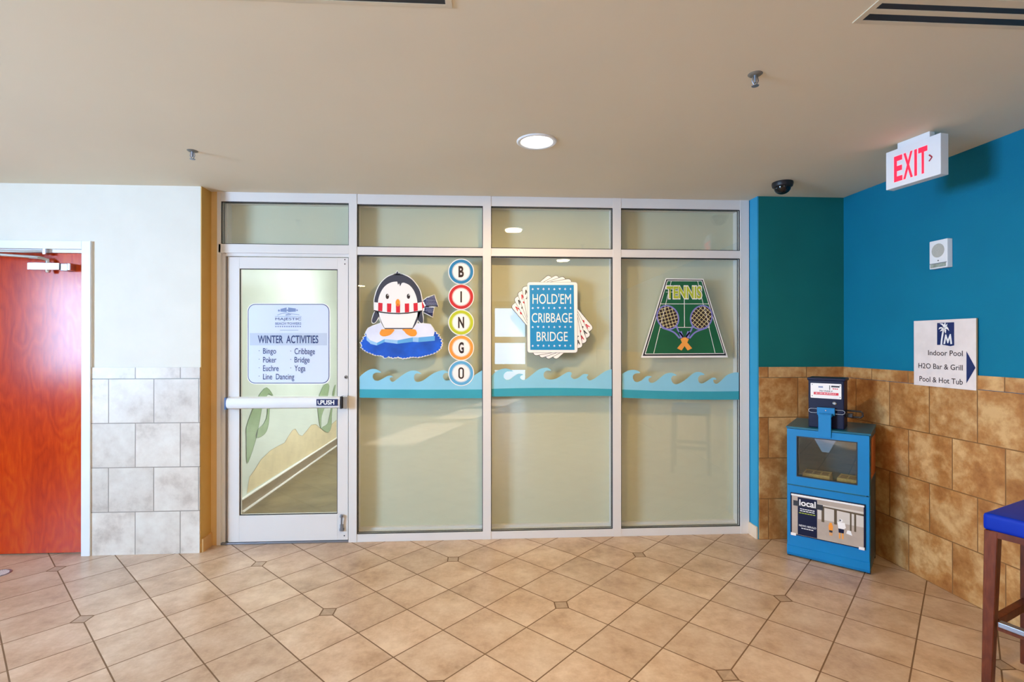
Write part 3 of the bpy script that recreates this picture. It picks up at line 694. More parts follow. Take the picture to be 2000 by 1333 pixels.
# -- card decal
cc = (1078.5, 620)
cdx = decal('card_decal', 'fanned playing cards decal behind a blue card reading hold em, cribbage, bridge', 'window decal', *cc)
def pip(kind, c, s_, rot):
    x, y = c
    if kind == 'h': p = [(x, y+s_), (x-s_, y-s_*.2), (x-s_*.9, y-s_*.8), (x-s_*.4, y-s_), (x, y-s_*.5), (x+s_*.4, y-s_), (x+s_*.9, y-s_*.8), (x+s_, y-s_*.2)]
    elif kind == 'd': p = [(x, y+s_*1.2), (x-s_*.8, y), (x, y-s_*1.2), (x+s_*.8, y)]
    elif kind == 's': p = [(x, y-s_), (x+s_, y+s_*.2), (x+s_*.8, y+s_*.7), (x+s_*.2, y+s_*.5), (x+s_*.4, y+s_*1.1), (x-s_*.4, y+s_*1.1), (x-s_*.2, y+s_*.5), (x-s_*.8, y+s_*.7), (x-s_, y+s_*.2)]
    else: p = [(x-s_*.35, y+s_*1.1), (x-s_*.15, y+s_*.3), (x-s_, y+s_*.6), (x-s_, y-s_*.2), (x-s_*.4, y-s_*.1), (x-s_*.4, y-s_), (x+s_*.4, y-s_), (x+s_*.4, y-s_*.1), (x+s_, y-s_*.2), (x+s_, y+s_*.6), (x+s_*.15, y+s_*.3), (x+s_*.35, y+s_*1.1)]
    return rot_pts(p, cc, rot)
def glyphA(x, y, s_, rot):  # a narrow ace letter
    g = stroke([(x-s_*.5, y+s_), (x, y-s_)], s_*.36)+stroke([(x, y-s_), (x+s_*.5, y+s_)], s_*.36)+stroke([(x-s_*.3, y+s_*.3), (x+s_*.3, y+s_*.3)], s_*.3)
    return [rot_pts(q, cc, rot) for q in g]
for k, (rot, kind) in enumerate(((-40, 'd'), (-29, 's'), (-19.5, 'h'), (-10, 'c'))):
    lf = .0004+.0007*k
    outl = rot_pts(rrect(1029.6, 551.3, 1127.6, 688.7, 6), cc, rot)
    o_ = flat('card_edge', GP, [outl], 'dark', cdx, lf)
    flat('playing_card', GP, [rot_pts(rrect(1030.3, 552.0, 1126.9, 688.0, 5.6), cc, rot)], 'pwhite', cdx, lf+.0003)
    red = kind in 'dh'; mt = 'p_red' if red else 'dark'
    gl = [rot_pts(q, cc, 0) for q in glyphA(1037, 563, 4.6, rot)] + [pip(kind, (1037, 575), 3.0, rot)]
    gl += glyphA(1120, 677, 4.6, rot) + [pip(kind, (1120, 665), 3.0, rot)]
    flat('card_pips', GP, gl, mt, cdx, lf+.0005)
flat('card_edge', GP, [rrect(1029.3, 551.2, 1128, 689.6, 5)], 'satin', cdx, .0036)
flat('card_border', GP, [rrect(1029.9, 551.8, 1127.4, 689.0, 4.6)], 'pwhite', cdx, .0040)
M['cardblue'] = plain('card back blue vinyl', (8, 136, 196), .45, var=.04)
flat('card_face', GP, [[(1034, 557), (1120.5, 557), (1122, 684), (1035.5, 684)]], 'cardblue', cdx, .0044)
for t, x0, x1, y1, y0 in (("HOLD'EM", 1040, 1115, 594, 574), ('CRIBBAGE', 1038.5, 1117.5, 630.5, 612), ('BRIDGE', 1048, 1108.5, 667, 648.5)):
    text('card_lettering', GP, t, (x0, y1, x1, y0), 'pwhite', cdx, .0052, bold=0)
pp = []
for yy in (565, 602, 639, 675.7):
    for j, kd in enumerate('shcdshcd'):
        x, y = 1040.3+j*10.55, yy; s_ = 2.0
        pp.append(rot_pts(pip(kd, (x, y), s_, 0), cc, 0))
flat('suit_row', GP, pp, 'p_ice', cdx, .0050)

# -- tennis decal
def tn(x, y): return (1230+x/4.759, 520+y/4.759)
ten = decal('tennis_decal', 'green tennis court decal with two crossed rackets', 'window decal', 1337, 620)
def tp(n_, polys, mat, lf): return flat(n_, GP, [[tn(*p) for p in q] for q in polys], mat, ten, lf)
M['court'] = plain('court green vinyl', (16, 92, 56), .45, var=.12, scale=5); M['lime'] = plain('lime vinyl', (178, 190, 52), .45); M['frame_v'] = plain('violet vinyl', (128, 128, 200), .45, var=.1)
M['tan_v'] = plain('tan vinyl', (236, 160, 70), .45)
tp('court_border', [[(333, 114), (684, 119), (912, 850), (104, 852)]], 'pwhite', .0004)
tp('court_edge', [[(340, 124), (678, 128), (896, 832), (120, 836)]], 'dark', .0008)
tp('court', [[(349, 137), (668, 139), (878, 815), (142, 820)]], 'court', .0012)
lines = stroke([(349, 137), (668, 139), (878, 813), (142, 818), (349, 137)], 6) + stroke([(385, 140), (222, 812)], 5) + stroke([(630, 140), (792, 808)], 5) + stroke([(282, 352), (735, 352)], 5) + stroke([(506, 300), (508, 570)], 6) + stroke([(280, 570), (742, 570)], 5) + stroke([(335, 242), (400, 242)], 4)
tp('court_lines', lines, 'pwhite', .0018)
text('tennis_lettering', GP, 'TENNIS', (*tn(332, 312), *tn(674, 178)), 'pwhite', ten, .0024, bold=.075)
text('tennis_lettering', GP, 'TENNIS', (*tn(342, 303), *tn(665, 188)), 'lime', ten, .0030, bold=.035)
for sgn in (-1, 1):
    def mx(p): return p if sgn < 0 else (1016-p[0], p[1])
    C0 = mx((352, 478)); ro = math.radians(-28 if sgn < 0 else 28)
    tp('racket_face', [circ(C0, 92, 36, 108, ro)], 'brown', .0024)
    st = []
    def inside(x, y):
        dx, dy = x-C0[0], y-C0[1]; a, b = dx*math.cos(-ro)-dy*math.sin(-ro), dx*math.sin(-ro)+dy*math.cos(-ro)
        return (a/92)**2+(b/108)**2 < 1
    for ang in (ro+math.radians(12), ro+math.pi/2+math.radians(12)):
        d = (math.cos(ang), math.sin(ang)); nn = (-d[1], d[0])
        for k in range(-3, 4):
            o_ = (C0[0]+nn[0]*k*30, C0[1]+nn[1]*k*30); ts = [t for t in range(-120, 121, 4) if inside(o_[0]+d[0]*t, o_[1]+d[1]*t)]
            if len(ts) > 1: st += stroke([(o_[0]+d[0]*ts[0], o_[1]+d[1]*ts[0]), (o_[0]+d[0]*ts[-1], o_[1]+d[1]*ts[-1])], 5)
    tp('racket_strings', st, plain('straw vinyl', (226, 214, 160), .45), .0028)
    tp('racket_frame', annulus_quads(C0, 103, 90, 40, 119, 106, ro), 'frame_v', .0034)
    th = [mx(p) for p in ((300, 575), (375, 600), (420, 625), (462, 672))]
    tp('racket_throat', stroke(smooth_pts(th, 4), 14) + stroke(smooth_pts([mx(p) for p in ((436, 560), (448, 600), (480, 640), (498, 665))], 4), 14) + [[mx(p) for p in ((455, 615), (480, 605), (500, 660), (470, 675))]], 'frame_v', .0031 if sgn < 0 else .0033)
    tp('racket_grip', [[mx(p) for p in ((468, 682), (500, 662), (545, 680), (538, 702), (480, 786), (438, 765), (488, 706))]], 'tan_v', .0040 if sgn < 0 else .0044)
tp('court_lines', stroke([(329, 372), (280, 570)], 4)+stroke([(687, 372), (738, 570)], 4), 'pwhite', .0045)

# -- wave bands
M['wave'] = plain('sky blue vinyl', (136, 200, 226), .45, var=.03); M['wave2'] = plain('sea teal vinyl', (50, 158, 178), .45, var=.04)
W2 = [(82, 245), (130, 200), (200, 155), (265, 140), (320, 155), (362, 188), (310, 187), (265, 205), (253, 245), (275, 285), (320, 295), (370, 275), (430, 240), (470, 228), (500, 232), (517, 250), (490, 249), (475, 270), (490, 298), (520, 308), (570, 275), (640, 220), (720, 175), (780, 162), (840, 172), (887, 207), (830, 197), (795, 222), (795, 280), (830, 310), (900, 295), (980, 240), (1060, 190), (1150, 160), (1200, 162), (1242, 192), (1190, 195), (1165, 240), (1200, 290), (1270, 285), (1400, 300), (1520, 270), (1590, 215), (1678, 158)]
W3 = [(62, 235), (120, 180), (190, 145), (260, 135), (310, 150), (347, 172), (270, 175), (230, 210), (228, 255), (265, 285), (310, 275), (350, 245), (400, 212), (450, 205), (482, 220), (452, 226), (440, 258), (478, 288), (530, 265), (600, 210), (680, 150), (750, 128), (800, 128), (842, 162), (780, 165), (745, 205), (760, 260), (830, 280), (910, 265), (990, 220), (1050, 185), (1090, 180), (1112, 202), (1098, 240), (1140, 272), (1200, 255), (1250, 215), (1290, 205), (1327, 217), (1306, 250), (1340, 290), (1400, 270), (1480, 215), (1550, 170), (1612, 148)]
W3e = 1628
W4 = [(68, 205), (140, 165), (210, 152), (270, 165), (302, 192), (235, 203), (205, 240), (220, 290), (260, 312), (320, 290), (370, 245), (410, 232), (455, 242), (412, 268), (420, 308), (460, 322), (510, 300), (570, 250), (630, 205), (700, 190), (750, 205), (777, 227), (730, 230), (705, 270), (730, 325), (775, 340), (850, 310), (930, 250), (990, 200), (1050, 180), (1100, 188), (1142, 217), (1082, 225), (1055, 265), (1070, 315), (1110, 330), (1170, 300), (1230, 260), (1270, 255), (1297, 277), (1255, 283), (1265, 320), (1300, 335), (1360, 290), (1420, 230), (1480, 200), (1550, 185), (1588, 190)]
for (x0, pts, xe, t0, t1, t2, bb_, lab) in ((690, W2, 1678, (405, 410, 408), None, (515, 523, 522), 'penguin window', 'wave'),
                                      (950, W3, 1633, (400, 388, 402), None, (502, 492, 494), 'playing card window', 'wave'),
                                      (1205, W4, 1590, (408, 432, 430), None, (515, 538, 540), 'tennis window', 'wave')):
    def wv(x, y): return (x0+x/6.667, 700+y/6.667)
    wd_ = decal('wave_decal', 'light blue wave band decal with curling crests across the %s' % bb_, 'window decal', *wv((pts[0][0]+xe)/2, 350), 'blue wave bands across the windows')
    xs = pts[0][0]
    top = smooth_pts(pts, 3) + ([(xe, pts[-1][1]-2)] if pts[-1][0] < xe else [])
    def band(t, x):
        k = (x-xs)/(xe-xs); return t[0]*(1-k)*(1-2*k)+4*t[1]*k*(1-k)+t[2]*k*(2*k-1)
    xx = [xs+(xe-xs)*i/12 for i in range(13)]
    low = [(x, band(t0, x)) for x in reversed(xx)]
    flat('wave_crests', GP, [[wv(*p) for p in top+low]], 'wave', wd_, .0004)
    flat('wave_base', GP, [[wv(*p) for p in [(x, band(t0, x)) for x in xx]+[(x, band(t2, x)) for x in reversed(xx)]]], 'wave2', wd_, .0006)

# ================================================================== CEILING FITTINGS
def downlight(x, y, label, power=60):
    t = thing('downlight', (x, y, ZC), label, 'ceiling light', group='recessed downlights of the lobby')
    lathe('trim_ring', [(.086, -.001), (.090, -.006), (.104, -.007), (.110, -.003), (.110, .001), (.086, .001)], 'alu2', t, Matrix.Translation((x, y, ZC)), n=48)
    lathe('lens', [(0, -.004), (.05, -.0045), (.087, -.003)], emis('lamp lens glow', (255, 250, 240), 5.0), t, Matrix.Translation((x, y, ZC)), n=48)
    a = area('downlight_beam', (x, y, ZC-.012), (0, 0, -1), .16, .16, power, WARM, 'DISK'); return t
downlight(.291, 2.80, 'round glowing downlight in the ceiling before the storefront', 26)
downlight(1.06, .99, 'round glowing downlight above and in front of the viewer, reflected in the storefront glass', 29)
downlight(.9, -2.3, 'round glowing downlight in the rear of the lobby ceiling', 26)
downlight(-2.4, -2.3, 'round glowing downlight in the rear ceiling by the side windows', 8)
M['esc'] = plain('brushed escutcheon', (120, 116, 106), .5, var=.1)
def sprinkler(x, y, label):
    t = thing('sprinkler_head', (x, y, ZC), label, 'sprinkler', group='ceiling sprinkler heads')
    T = Matrix.Translation((x, y, ZC))
    lathe('escutcheon', [(0, -.006), (.014, -.006), (.024, -.004), (.029, 0)], 'esc', t, T)
    st = lathe('sprinkler_body', [(0, -.036), (.005, -.036), (.006, -.022), (.007, -.004)], 'satin', t, T, n=16)
    tube('sprinkler_yoke', [(x-.010, y, ZC-.012), (x-.013, y, ZC-.028), (x-.004, y, ZC-.046), (x+.004, y, ZC-.046), (x+.013, y, ZC-.028), (x+.010, y, ZC-.012)], .0022, 'satin', t, n=6)
    lathe('deflector', [(0, -.0505), (.014, -.0495), (.015, -.0480), (0, -.047)], 'satin', t, T, n=20)
sprinkler(-1.68, 3.05, 'small sprinkler head in the ceiling over the wall beside the red door')
sprinkler(1.118, 2.045, 'small sprinkler head in the ceiling nearer the exit sign')
cm = thing('security_camera', (2.063, 3.42, ZC), 'black dome security camera on the ceiling by the teal wall', 'security camera')
Tm = Matrix.Translation((2.063, 3.42, ZC))
lathe('dome_base', [(0, -.001), (.066, -.001), (.068, -.012), (.064, -.030), (.058, -.034), (0, -.034)], 'dark', cm, Tm)
lathe('dome_cover', [(.054, -.030)]+[(.054*math.cos(a), -.034-.048*math.sin(a)) for a in [i*math.pi/20 for i in range(1, 10)]]+[(0, -.082)], 'black', cm, Tm)
# linear air vents
def vent(x0, x1, y0, label, slots, flip=False):
    t = thing('air_vent', ((x0+x1)/2, y0, ZC), label, 'air vent', group='slotted ceiling air vents')
    z0, z1 = ZC-.0035, ZC
    ys = [y0]+[c for s_ in slots for c in s_]
    y_hi = slots[0][1]+.018; y_lo = slots[-1][0]-.035
    bm = bmesh.new(); g = .022
    abox(bm, (x0-g, y_lo, z0), (x0, y_hi, z1), .001); abox(bm, (x1, y_lo, z0), (x1+g, y_hi, z1), .001)
    prev = y_hi
    for a, b in slots:
        abox(bm, (x0, b, z0), (x1, prev, z1), .001); prev = a
    abox(bm, (x0, y_lo, z0), (x1, prev, z1), .001)
    fin(bm, 'vent_frame', plain('beige enamel', (208, 196, 172), .7), t)
    for a, b in slots: box('vent_slot', (x0, a, ZC-.0015), (x1, b, ZC-.0005), 'dark', t)
vent(1.294, 2.30, 1.66, 'long two slot air vent in the ceiling nearer the blue wall', [(1.642, 1.677), (1.588, 1.617)])
vent(-1.33, -.125, 1.66, 'slot air vent at the top of the ceiling over the storefront side', [(1.645, 1.677), (1.588, 1.617)])

# exit sign
ex = Plane((2.277, 2.77, 2.352), (.05, -.255, 0)); L_ = .293
er = thing('exit_sign', ex.at(L_/2, 0, -.025), 'white box exit sign with red letters hanging from the ceiling', 'exit sign')
def pbox(name, plane, u0, u1, v0, v1, d0, d1, mat, parent, bev=0, local=False):
    """box on a plane: d = depth behind (negative) or in front (positive) of it"""
    bm = bmesh.new(); abox(bm, (u0, v0, d0), (u1, v1, d1), bev)
    for v in bm.verts: v.co = plane.at(v.co.x, v.co.y, v.co.z)
    return fin(bm, name, mat, parent, local)
pbox('sign_housing', ex, 0, L_, 0, .212, -.054, 0, 'alu2', er, .003)
pbox('ceiling_canopy', ex, .06, L_-.06, .212, .245, -.046, -.008, 'alu2', er, .003)
M['exit_red'] = emis('lit exit red', (255, 30, 60), 1.1)
for n_, bx in (('E', (.048, .030, .095, .172)), ('X', (.100, .030, .152, .172)), ('I', (.160, .030, .174, .172)), ('T', (.181, .030, .228, .172))):
    text('exit_letter', ex, n_, bx, 'exit_red', er, .001, px=False, bold=.03)
flat('exit_arrow', ex, stroke([(.236, .118), (.252, .101), (.236, .084)], .007), plain('dull red print', (170, 40, 60), .5), er, .001, px=False)

# ================================================================== RIGHT WALL FITTINGS
def RB(name, u0, u1, v0, v1, d0, d1, mat, parent, bev=0): return pbox(name, RP, u0, u1, v0, v1, d0, d1, mat, parent, bev)
sp = thing('alarm_speaker', RP.at(.82, 1.94, 0), 'white square alarm speaker mounted high on the blue wall', 'speaker')
RB('speaker_case', .762, .880, 1.937, 2.108, .0, .035, 'alu2', sp, .004)
flat('speaker_grille', RP, [circ((.820, 2.045), .042, 32)], plain('grey mesh', (178, 178, 170), .7, var=.2, scale=400), sp, .0358, px=False)
flat('strobe_lens', RP, [[(.770, 1.944), (.872, 1.944), (.872, 1.966), (.770, 1.966)]], plain('strobe glass grey', (150, 160, 150), .15, var=.25, scale=60), sp, .0358, px=False)
flat('indicator', RP, [circ((.822, 1.984), .004, 12)], 'dark', sp, .0362, px=False)
RB('strobe_rim', .766, .876, 1.9665, 1.970, .035, .0375, 'satin', sp)
dsn = thing('directional_sign', RP.at(.834, 1.218, .01), 'white directional sign with palm tree logo on the blue wall', 'sign')
RB('sign_board', .633, 1.035, 1.218, 1.626, .0095, .018, plain('scuffed white board', (232, 222, 218), .5, var=.05, scale=14), dsn, .001)
DS = Plane(RP.at(0, 0, .0185), RD)
M['logo'] = plain('navy logo vinyl', (14, 34, 92), .45)
def ds(x, y): return DS.px(1770+x/7.406, 600+y/7.406)
def dsp(n_, polys, mat, lf): return flat(n_, DS, [[ds(*p) for p in q] for q in polys], mat, dsn, lf, px=False)
for t_s, la, lb, ra, rb in (('Indoor Pool', (318, 703), (318, 628), (818, 708), (818, 630)), ('H2O Bar & Grill', (178, 888), (178, 812), (818, 916), (818, 838)), ('Pool & Hot Tub', (193, 1082), (193, 1008), (818, 1118), (818, 1036))):
    a, b, c, d = ds(*la), ds(*lb), ds(*ra), ds(*rb)
    text('sign_lettering', DS, t_s, (a[0], (a[1]+c[1])/2, c[0], (b[1]+d[1])/2), 'brown', dsn, .0006, px=False, bold=.004)
dsp('direction_arrow', [[(872, 640), (1003, 880), (872, 1105)]], 'logo', .0006)
dsp('logo_panel', [[(447, 232), (694, 220), (694, 556), (640, 568), (580, 556), (520, 545), (490, 548), (447, 550)]], 'logo', .0006)
palm = [smooth_pts([(497, 548), (503, 480), (515, 400), (530, 330), (548, 325), (540, 400), (528, 470), (522, 548)], 3)]
for fr in ([(545, 300), (520, 262), (485, 240), (530, 238), (552, 270)], [(545, 305), (505, 290), (478, 300), (470, 325), (500, 312), (540, 318)], [(545, 310), (510, 325), (488, 355), (515, 345), (545, 330)],
           [(550, 305), (545, 255), (560, 225), (572, 232), (570, 275)], [(552, 305), (590, 280), (612, 310), (622, 350), (595, 320), (560, 318)], [(550, 310), (580, 330), (575, 385), (556, 360)], [(556, 300), (575, 262), (598, 240), (590, 275)]):
    palm.append(fr)
dsp('palm_tree', palm, 'pwhite', .0010)
mm = [[(540, 535), (566, 398), (582, 398), (604, 470), (632, 392), (648, 392), (666, 535), (640, 538), (634, 450), (610, 525), (598, 525), (576, 452), (566, 535)]]
dsp('logo_letter', mm, 'pwhite', .0010)
RB('sign_edge', 1.035, 1.0365, 1.218, 1.626, .0095, .018, plain('tan board edge', (178, 152, 118), .6), dsn)

# ================================================================== NEWSPAPER BOX
ROT = math.radians(-42.97)
nb = thing('newspaper_box', (2.118, 3.463, 0), 'bright blue newspaper vending box standing in the tiled corner', 'newspaper box', ROT)
W_, D_, H_ = .480, .362, .903
M['nb'] = plain('turquoise blue enamel', (0, 122, 184), .4, var=.05, scale=5, spec=.35); M['nbd'] = plain('deep teal enamel', (6, 96, 120), .28, var=.08)
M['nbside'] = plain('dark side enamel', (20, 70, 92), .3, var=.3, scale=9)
M['navyb'] = plain('navy enamel', (4, 8, 46), .4, var=.06, spec=.25)
t_ = .012
bm = bmesh.new()    # hollow steel cabinet: sides, back, shelf, foot
abox(bm, (0, .004, .02), (t_, D_, H_)); abox(bm, (W_-t_, .004, .02), (W_, D_, H_))
abox(bm, (t_, D_-t_, .02), (W_-t_, D_, H_)); abox(bm, (t_, .02, .49), (W_-t_, D_-t_, .505)); abox(bm, (t_, .03, .02), (W_-t_, D_-t_, .05))
fin(bm, 'cabinet', 'nbd', nb, True)
bm = bmesh.new()    # top slopes up toward the back
P0 = [(-.004, -.004), (W_+.004, -.004), (W_+.004, D_), (-.004, D_)]
zz = [(H_-.012, H_+.0), (H_-.012, H_+.0), (H_+.0, H_+.018), (H_+.0, H_+.018)]
lo = [bm.verts.new((x, y, z[0])) for (x, y), z in zip(P0, zz)]; hi = [bm.verts.new((x, y, z[1])) for (x, y), z in zip(P0, zz)]
bm.faces.new(lo[::-1]); bm.faces.new(hi)
for i in range(4): bm.faces.new((lo[i], lo[(i+1) % 4], hi[(i+1) % 4], hi[i]))
fin(bm, 'cabinet_top', 'nbd', nb, True)
bm = bmesh.new()    # door: frame around the window opening
dx0, dx1, dzb, dzt = .004, W_-.004, .505, .889; wx0, wx1, wz0, wz1 = .064, .410, .566, .840
for a, b in (((dx0, -.008, dzb), (wx0, .012, dzt)), ((wx1, -.008, dzb), (dx1, .012, dzt)), ((wx0, -.008, dzb), (wx1, .012, wz0)), ((wx0, -.008, wz1), (wx1, .012, dzt))): abox(bm, a, b)
bmesh.ops.remove_doubles(bm, verts=bm.verts, dist=1e-5)
bd = fin(bm, 'box_door', 'nb', nb, True)
box('door_window', (wx0, .002, wz0), (wx1, .005, wz1), glass('scuffed acrylic', (.86, .88, .84)), bd, local=True)
bm = bmesh.new(); ring_frame(bm, wx0-.003, wx1+.003, wz0-.003, wz1+.003, .006, -.0095, -.006); fin(bm, 'window_seal', 'dark', bd, True)
box('lower_panel', (.004, -.004, .072), (W_-.004, .02, .497), 'nb', nb, local=True, bev=.002)
tube('door_hinge', [(.02, -.006, .501), (.46, -.006, .501)], .005, 'nbd', nb, local=True, n=8)
bm = bmesh.new()    # kick rail
for pts in ([(0, -.010, .076), (0, .0, .084), (0, .02, .084), (0, .02, .012), (0, -.002, .012), (0, -.010, .03)],):
    va = [bm.verts.new((.002, y, z)) for _, y, z in pts]; vb = [bm.verts.new((W_-.002, y, z)) for _, y, z in pts]
    bm.faces.new(va); bm.faces.new(vb[::-1])
    for i in range(len(va)): bm.faces.new((va[i], va[(i+1) % len(va)], vb[(i+1) % len(va)], vb[i]))
fin(bm, 'kick_rail', 'nb', nb, True)
for fx in (.0, W_-.02):
    for fy in (.012, D_-.032): box('foot', (fx, fy, 0), (fx+.02, fy+.02, .02), 'dark', nb, local=True)
# framed placard "local"
FPl = Plane((0, -.0045, 0), (1, 0, 0))
def fp(n_, polys, mat, parent, lf): 
    return flat(n_, FPl, polys, mat, parent, lf, px=False, local=True)
fr_ = bmesh.new(); abox(fr_, (.024, -.014, .158), (.456, -.005, .448), .004); frm = fin(fr_, 'placard_frame', 'navyb', nb, True)
A0, A1, B0, B1 = .034, .446, .165, .434
M['ph_sand'] = plain('photo sand print', (176, 162, 148), .4, var=.1, scale=12); M['ph_sky'] = plain('photo haze print', (206, 200, 190), .4, var=.04)
fp('placard_photo', [[(A0, B0), (A1, B0), (A1, B1), (A0, B1)]], 'ph_sand', nb, .0105)
fp('photo_sky', [[(.19, .30), (A1, .30), (A1, .40), (.19, .40)]], 'ph_sky', nb, .0110)
M['pier'] = plain('photo timber print', (86, 70, 44), .4)
fp('photo_pier', [[(.19, .392), (A1, .385), (A1, .372), (.19, .384)]], 'pier', nb, .0114)
fp('pier_post', [[(x, .385), (x+w__, .385), (x+w__, b_), (x, b_)] for x, w__, b_ in ((.212, .016, .285), (.284, .016, .285), (.372, .009, .262), (.395, .011, .262))], 'pier', nb, .0115)
fp('placard_panel', [[(.070, B0+.002), (.186, B0+.002), (.186, B1-.01), (.070, B1-.01)]], 'navyb', nb, .0112)
fp('masthead_strip', [[(.043, .362), (.220, .362), (.220, .398), (.043, .398)]], 'dark', nb, .0117)
text('masthead', FPl, 'local', (.080, .368, .178, .411), 'pwhite', nb, .0123, px=False, bold=.02, local=True)
def dashes(n_, x0, x1, y0, y1, mt, k):     # print too small to read in the photo: a broken line
    w__ = (x1-x0)/k
    fp(n_, [[(x0+i*w__, y0), (x0+(i+.84)*w__, y0), (x0+(i+.84)*w__, y1), (x0+i*w__, y1)] for i in range(k)], mt, nb, .0120)
dashes('placard_print', .084, .174, .344, .3495, 'pwhite', 6); dashes('placard_print', .084, .174, .331, .3365, 'pwhite', 5); dashes('placard_print', .078, .178, .316, .3215, 'lime', 6)
dashes('placard_print', .092, .166, .212, .2175, 'pwhite', 5)
text('placard_title', FPl, 'NEWS HERALD', (.078, .226, .180, .239), 'pwhite', nb, .0120, px=False, bold=.01, local=True)
figs = [([circ((.265, .282), .009, 12), [(.252, .275), (.278, .275), (.276, .240), (.254, .240)]], 'p_orange'),
        ([[(.256, .24), (.275, .24), (.274, .226), (.256, .226)]], 'dark'), ([[(.258, .226), (.264, .226), (.264, .205), (.258, .205)], [(.268, .226), (.274, .226), (.274, .205), (.268, .205)]], 'tan_v'),
        ([circ((.322, .318), .010, 12), [(.302, .306), (.344, .306), (.350, .275), (.338, .262), (.308, .262)], [(.352, .240), (.385, .232), (.376, .262), (.358, .262)]], 'pwhite'),
        ([[(.308, .264), (.340, .264), (.338, .236), (.310, .236)], circ((.318, .318), .006, 10)], 'navyb'), ([[(.311, .236), (.320, .236), (.320, .198), (.311, .198)], [(.328, .236), (.337, .236), (.337, .198), (.328, .198)]], 'tan_v')]
for pl_, mt in figs: fp('photo_figure', pl_, mt, nb, .0120)
for a, b in (((A0-.004, -.020, B1-.004), (A1+.004, -.014, B1+.008)), ((A0-.006, -.022, B0-.010), (A0+.026, -.014, B0+.008)), ((A1-.026, -.022, B0-.010), (A1+.006, -.014, B0+.008))): box('placard_clip', a, b, 'pwhite', nb, .0025, local=True)
# coin mechanism
cmh = box('coin_box', (.124, .05, .905), (.334, .21, 1.240), 'navyb', nb, .006, local=True)
bm = bmesh.new(); abox(bm, (.118, .044, 1.228), (.342, .216, 1.248), .006); fin(bm, 'coin_box_lid', 'navyb', cmh, True)
CPn = Plane((0, .0495, 0), (1, 0, 0))
def cp(n_, polys, mat, lf): return flat(n_, CPn, polys, mat, cmh, lf, px=False, local=True)
cp('instruction_plate', [rrect(.138, 1.108, .318, 1.210, .004)], 'pwhite', .0006)
cp('price_band', [[(.157, 1.132), (.302, 1.132), (.302, 1.149), (.157, 1.149)]], 'p_red', .0012)
cp('plate_mark', [[(.249, 1.168), (.253, 1.168), (.253, 1.198), (.249, 1.198)], [(.260, 1.186), (.308, 1.186), (.308, 1.197), (.260, 1.197)]], 'dark', .0012)
text('plate_lettering', CPn, '75\u00a2 DAILY', (.190, 1.152, .270, 1.163), 'dark', cmh, .0012, px=False, bold=.03, local=True)
text('plate_lettering', CPn, '$1.50 SUNDAY', (.168, 1.136, .290, 1.145), 'pwhite', cmh, .0018, px=False, bold=.015, local=True)
cp('plate_print', [[(.268+.011*i, 1.173), (.277+.011*i, 1.173), (.277+.011*i, 1.179), (.268+.011*i, 1.179)] for i in range(3)], 'p_red', .0012)
cp('plate_stamp', [[(.185, 1.180), (.212, 1.180), (.212, 1.190), (.185, 1.190)]], 'sign_grey', .0012)
cp('plate_rivet', [circ((.148, 1.122), .003, 8), circ((.311, 1.120), .003, 8), circ((.148, 1.200), .003, 8), circ((.311, 1.198), .003, 8)], 'dark', .0012)
lathe('coin_lock', [(0, .010), (.007, .010), (.012, .006), (.013, 0)], 'chrome', cmh, Matrix.Translation((.279, .05, 1.078)) @ Matrix.Rotation(math.pi/2, 4, 'X'), local=True, n=20)
for xa_, xb_ in ((.128, .186), (.272, .338)):
    z_ = 1.022
    tube('pull_loop', [(xa_+.012, .040, z_+.014), (xb_-.012, .040, z_+.014), (xb_, .040, z_+.006), (xb_, .040, z_-.006), (xb_-.012, .040, z_-.014), (xa_+.012, .040, z_-.014), (xa_, .040, z_-.006), (xa_, .040, z_+.006)], .0022, 'chrome', cmh, local=True, closed=True, n=6)
hp = bmesh.new(); abox(hp, (.180, .022, .997), (.284, .034, 1.048), .003); abox(hp, (.192, -.012, .99), (.270, .034, 1.01)); abox(hp, (.194, -.018, .852), (.268, -.0085, 1.006), .002)
fin(hp, 'pull_handle', 'nb', nb, True)
lathe('handle_bolt', [(0, .005), (.004, .005), (.006, 0)], 'chrome', nb, Matrix.Translation((.232, .022, 1.030)) @ Matrix.Rotation(math.pi/2, 4, 'X'), local=True, n=14)
# coin return bracket on the side of the coin box
tube('return_bracket', [(.334, .12, 1.028), (.42, .12, 1.028), (.43, .12, 1.016), (.43, .12, .998), (.42, .12, .988), (.334, .12, .988)], .006, 'dark', cmh, local=True, n=8)
box('return_block', (.334, .10, .985), (.375, .14, 1.012), 'dark', cmh, .003, local=True)
# side poster and inner chute
SPl = Plane((W_+.0008, 0, 0), (0, 1, 0)); SPl.n = Vector((1, 0, 0))
flat('side_poster', SPl, [[(.035, .60), (.34, .60), (.34, .865), (.035, .865)]], wood('warm poster print', (232, 170, 110), (190, 110, 60), (110, 56, 34), .4, 2.0), nb, .0006, px=False, local=True)
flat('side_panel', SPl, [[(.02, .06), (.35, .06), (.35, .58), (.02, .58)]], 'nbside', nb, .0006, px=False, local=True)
bm = bmesh.new(); vs = [bm.verts.new(p) for p in ((.14, .06, .86), (.30, .06, .86), (.245, .05, .742), (.205, .05, .742), (.14, .075, .86), (.30, .075, .86), (.245, .065, .742), (.205, .065, .742))]
for f in ((0, 1, 2, 3), (7, 6, 5, 4), (0, 4, 5, 1), (1, 5, 6, 2), (2, 6, 7, 3), (3, 7, 4, 0)): bm.faces.new([vs[i] for i in f])
fin(bm, 'coin_chute', plain('powder blue steel', (110, 150, 200), .5), nb, True)
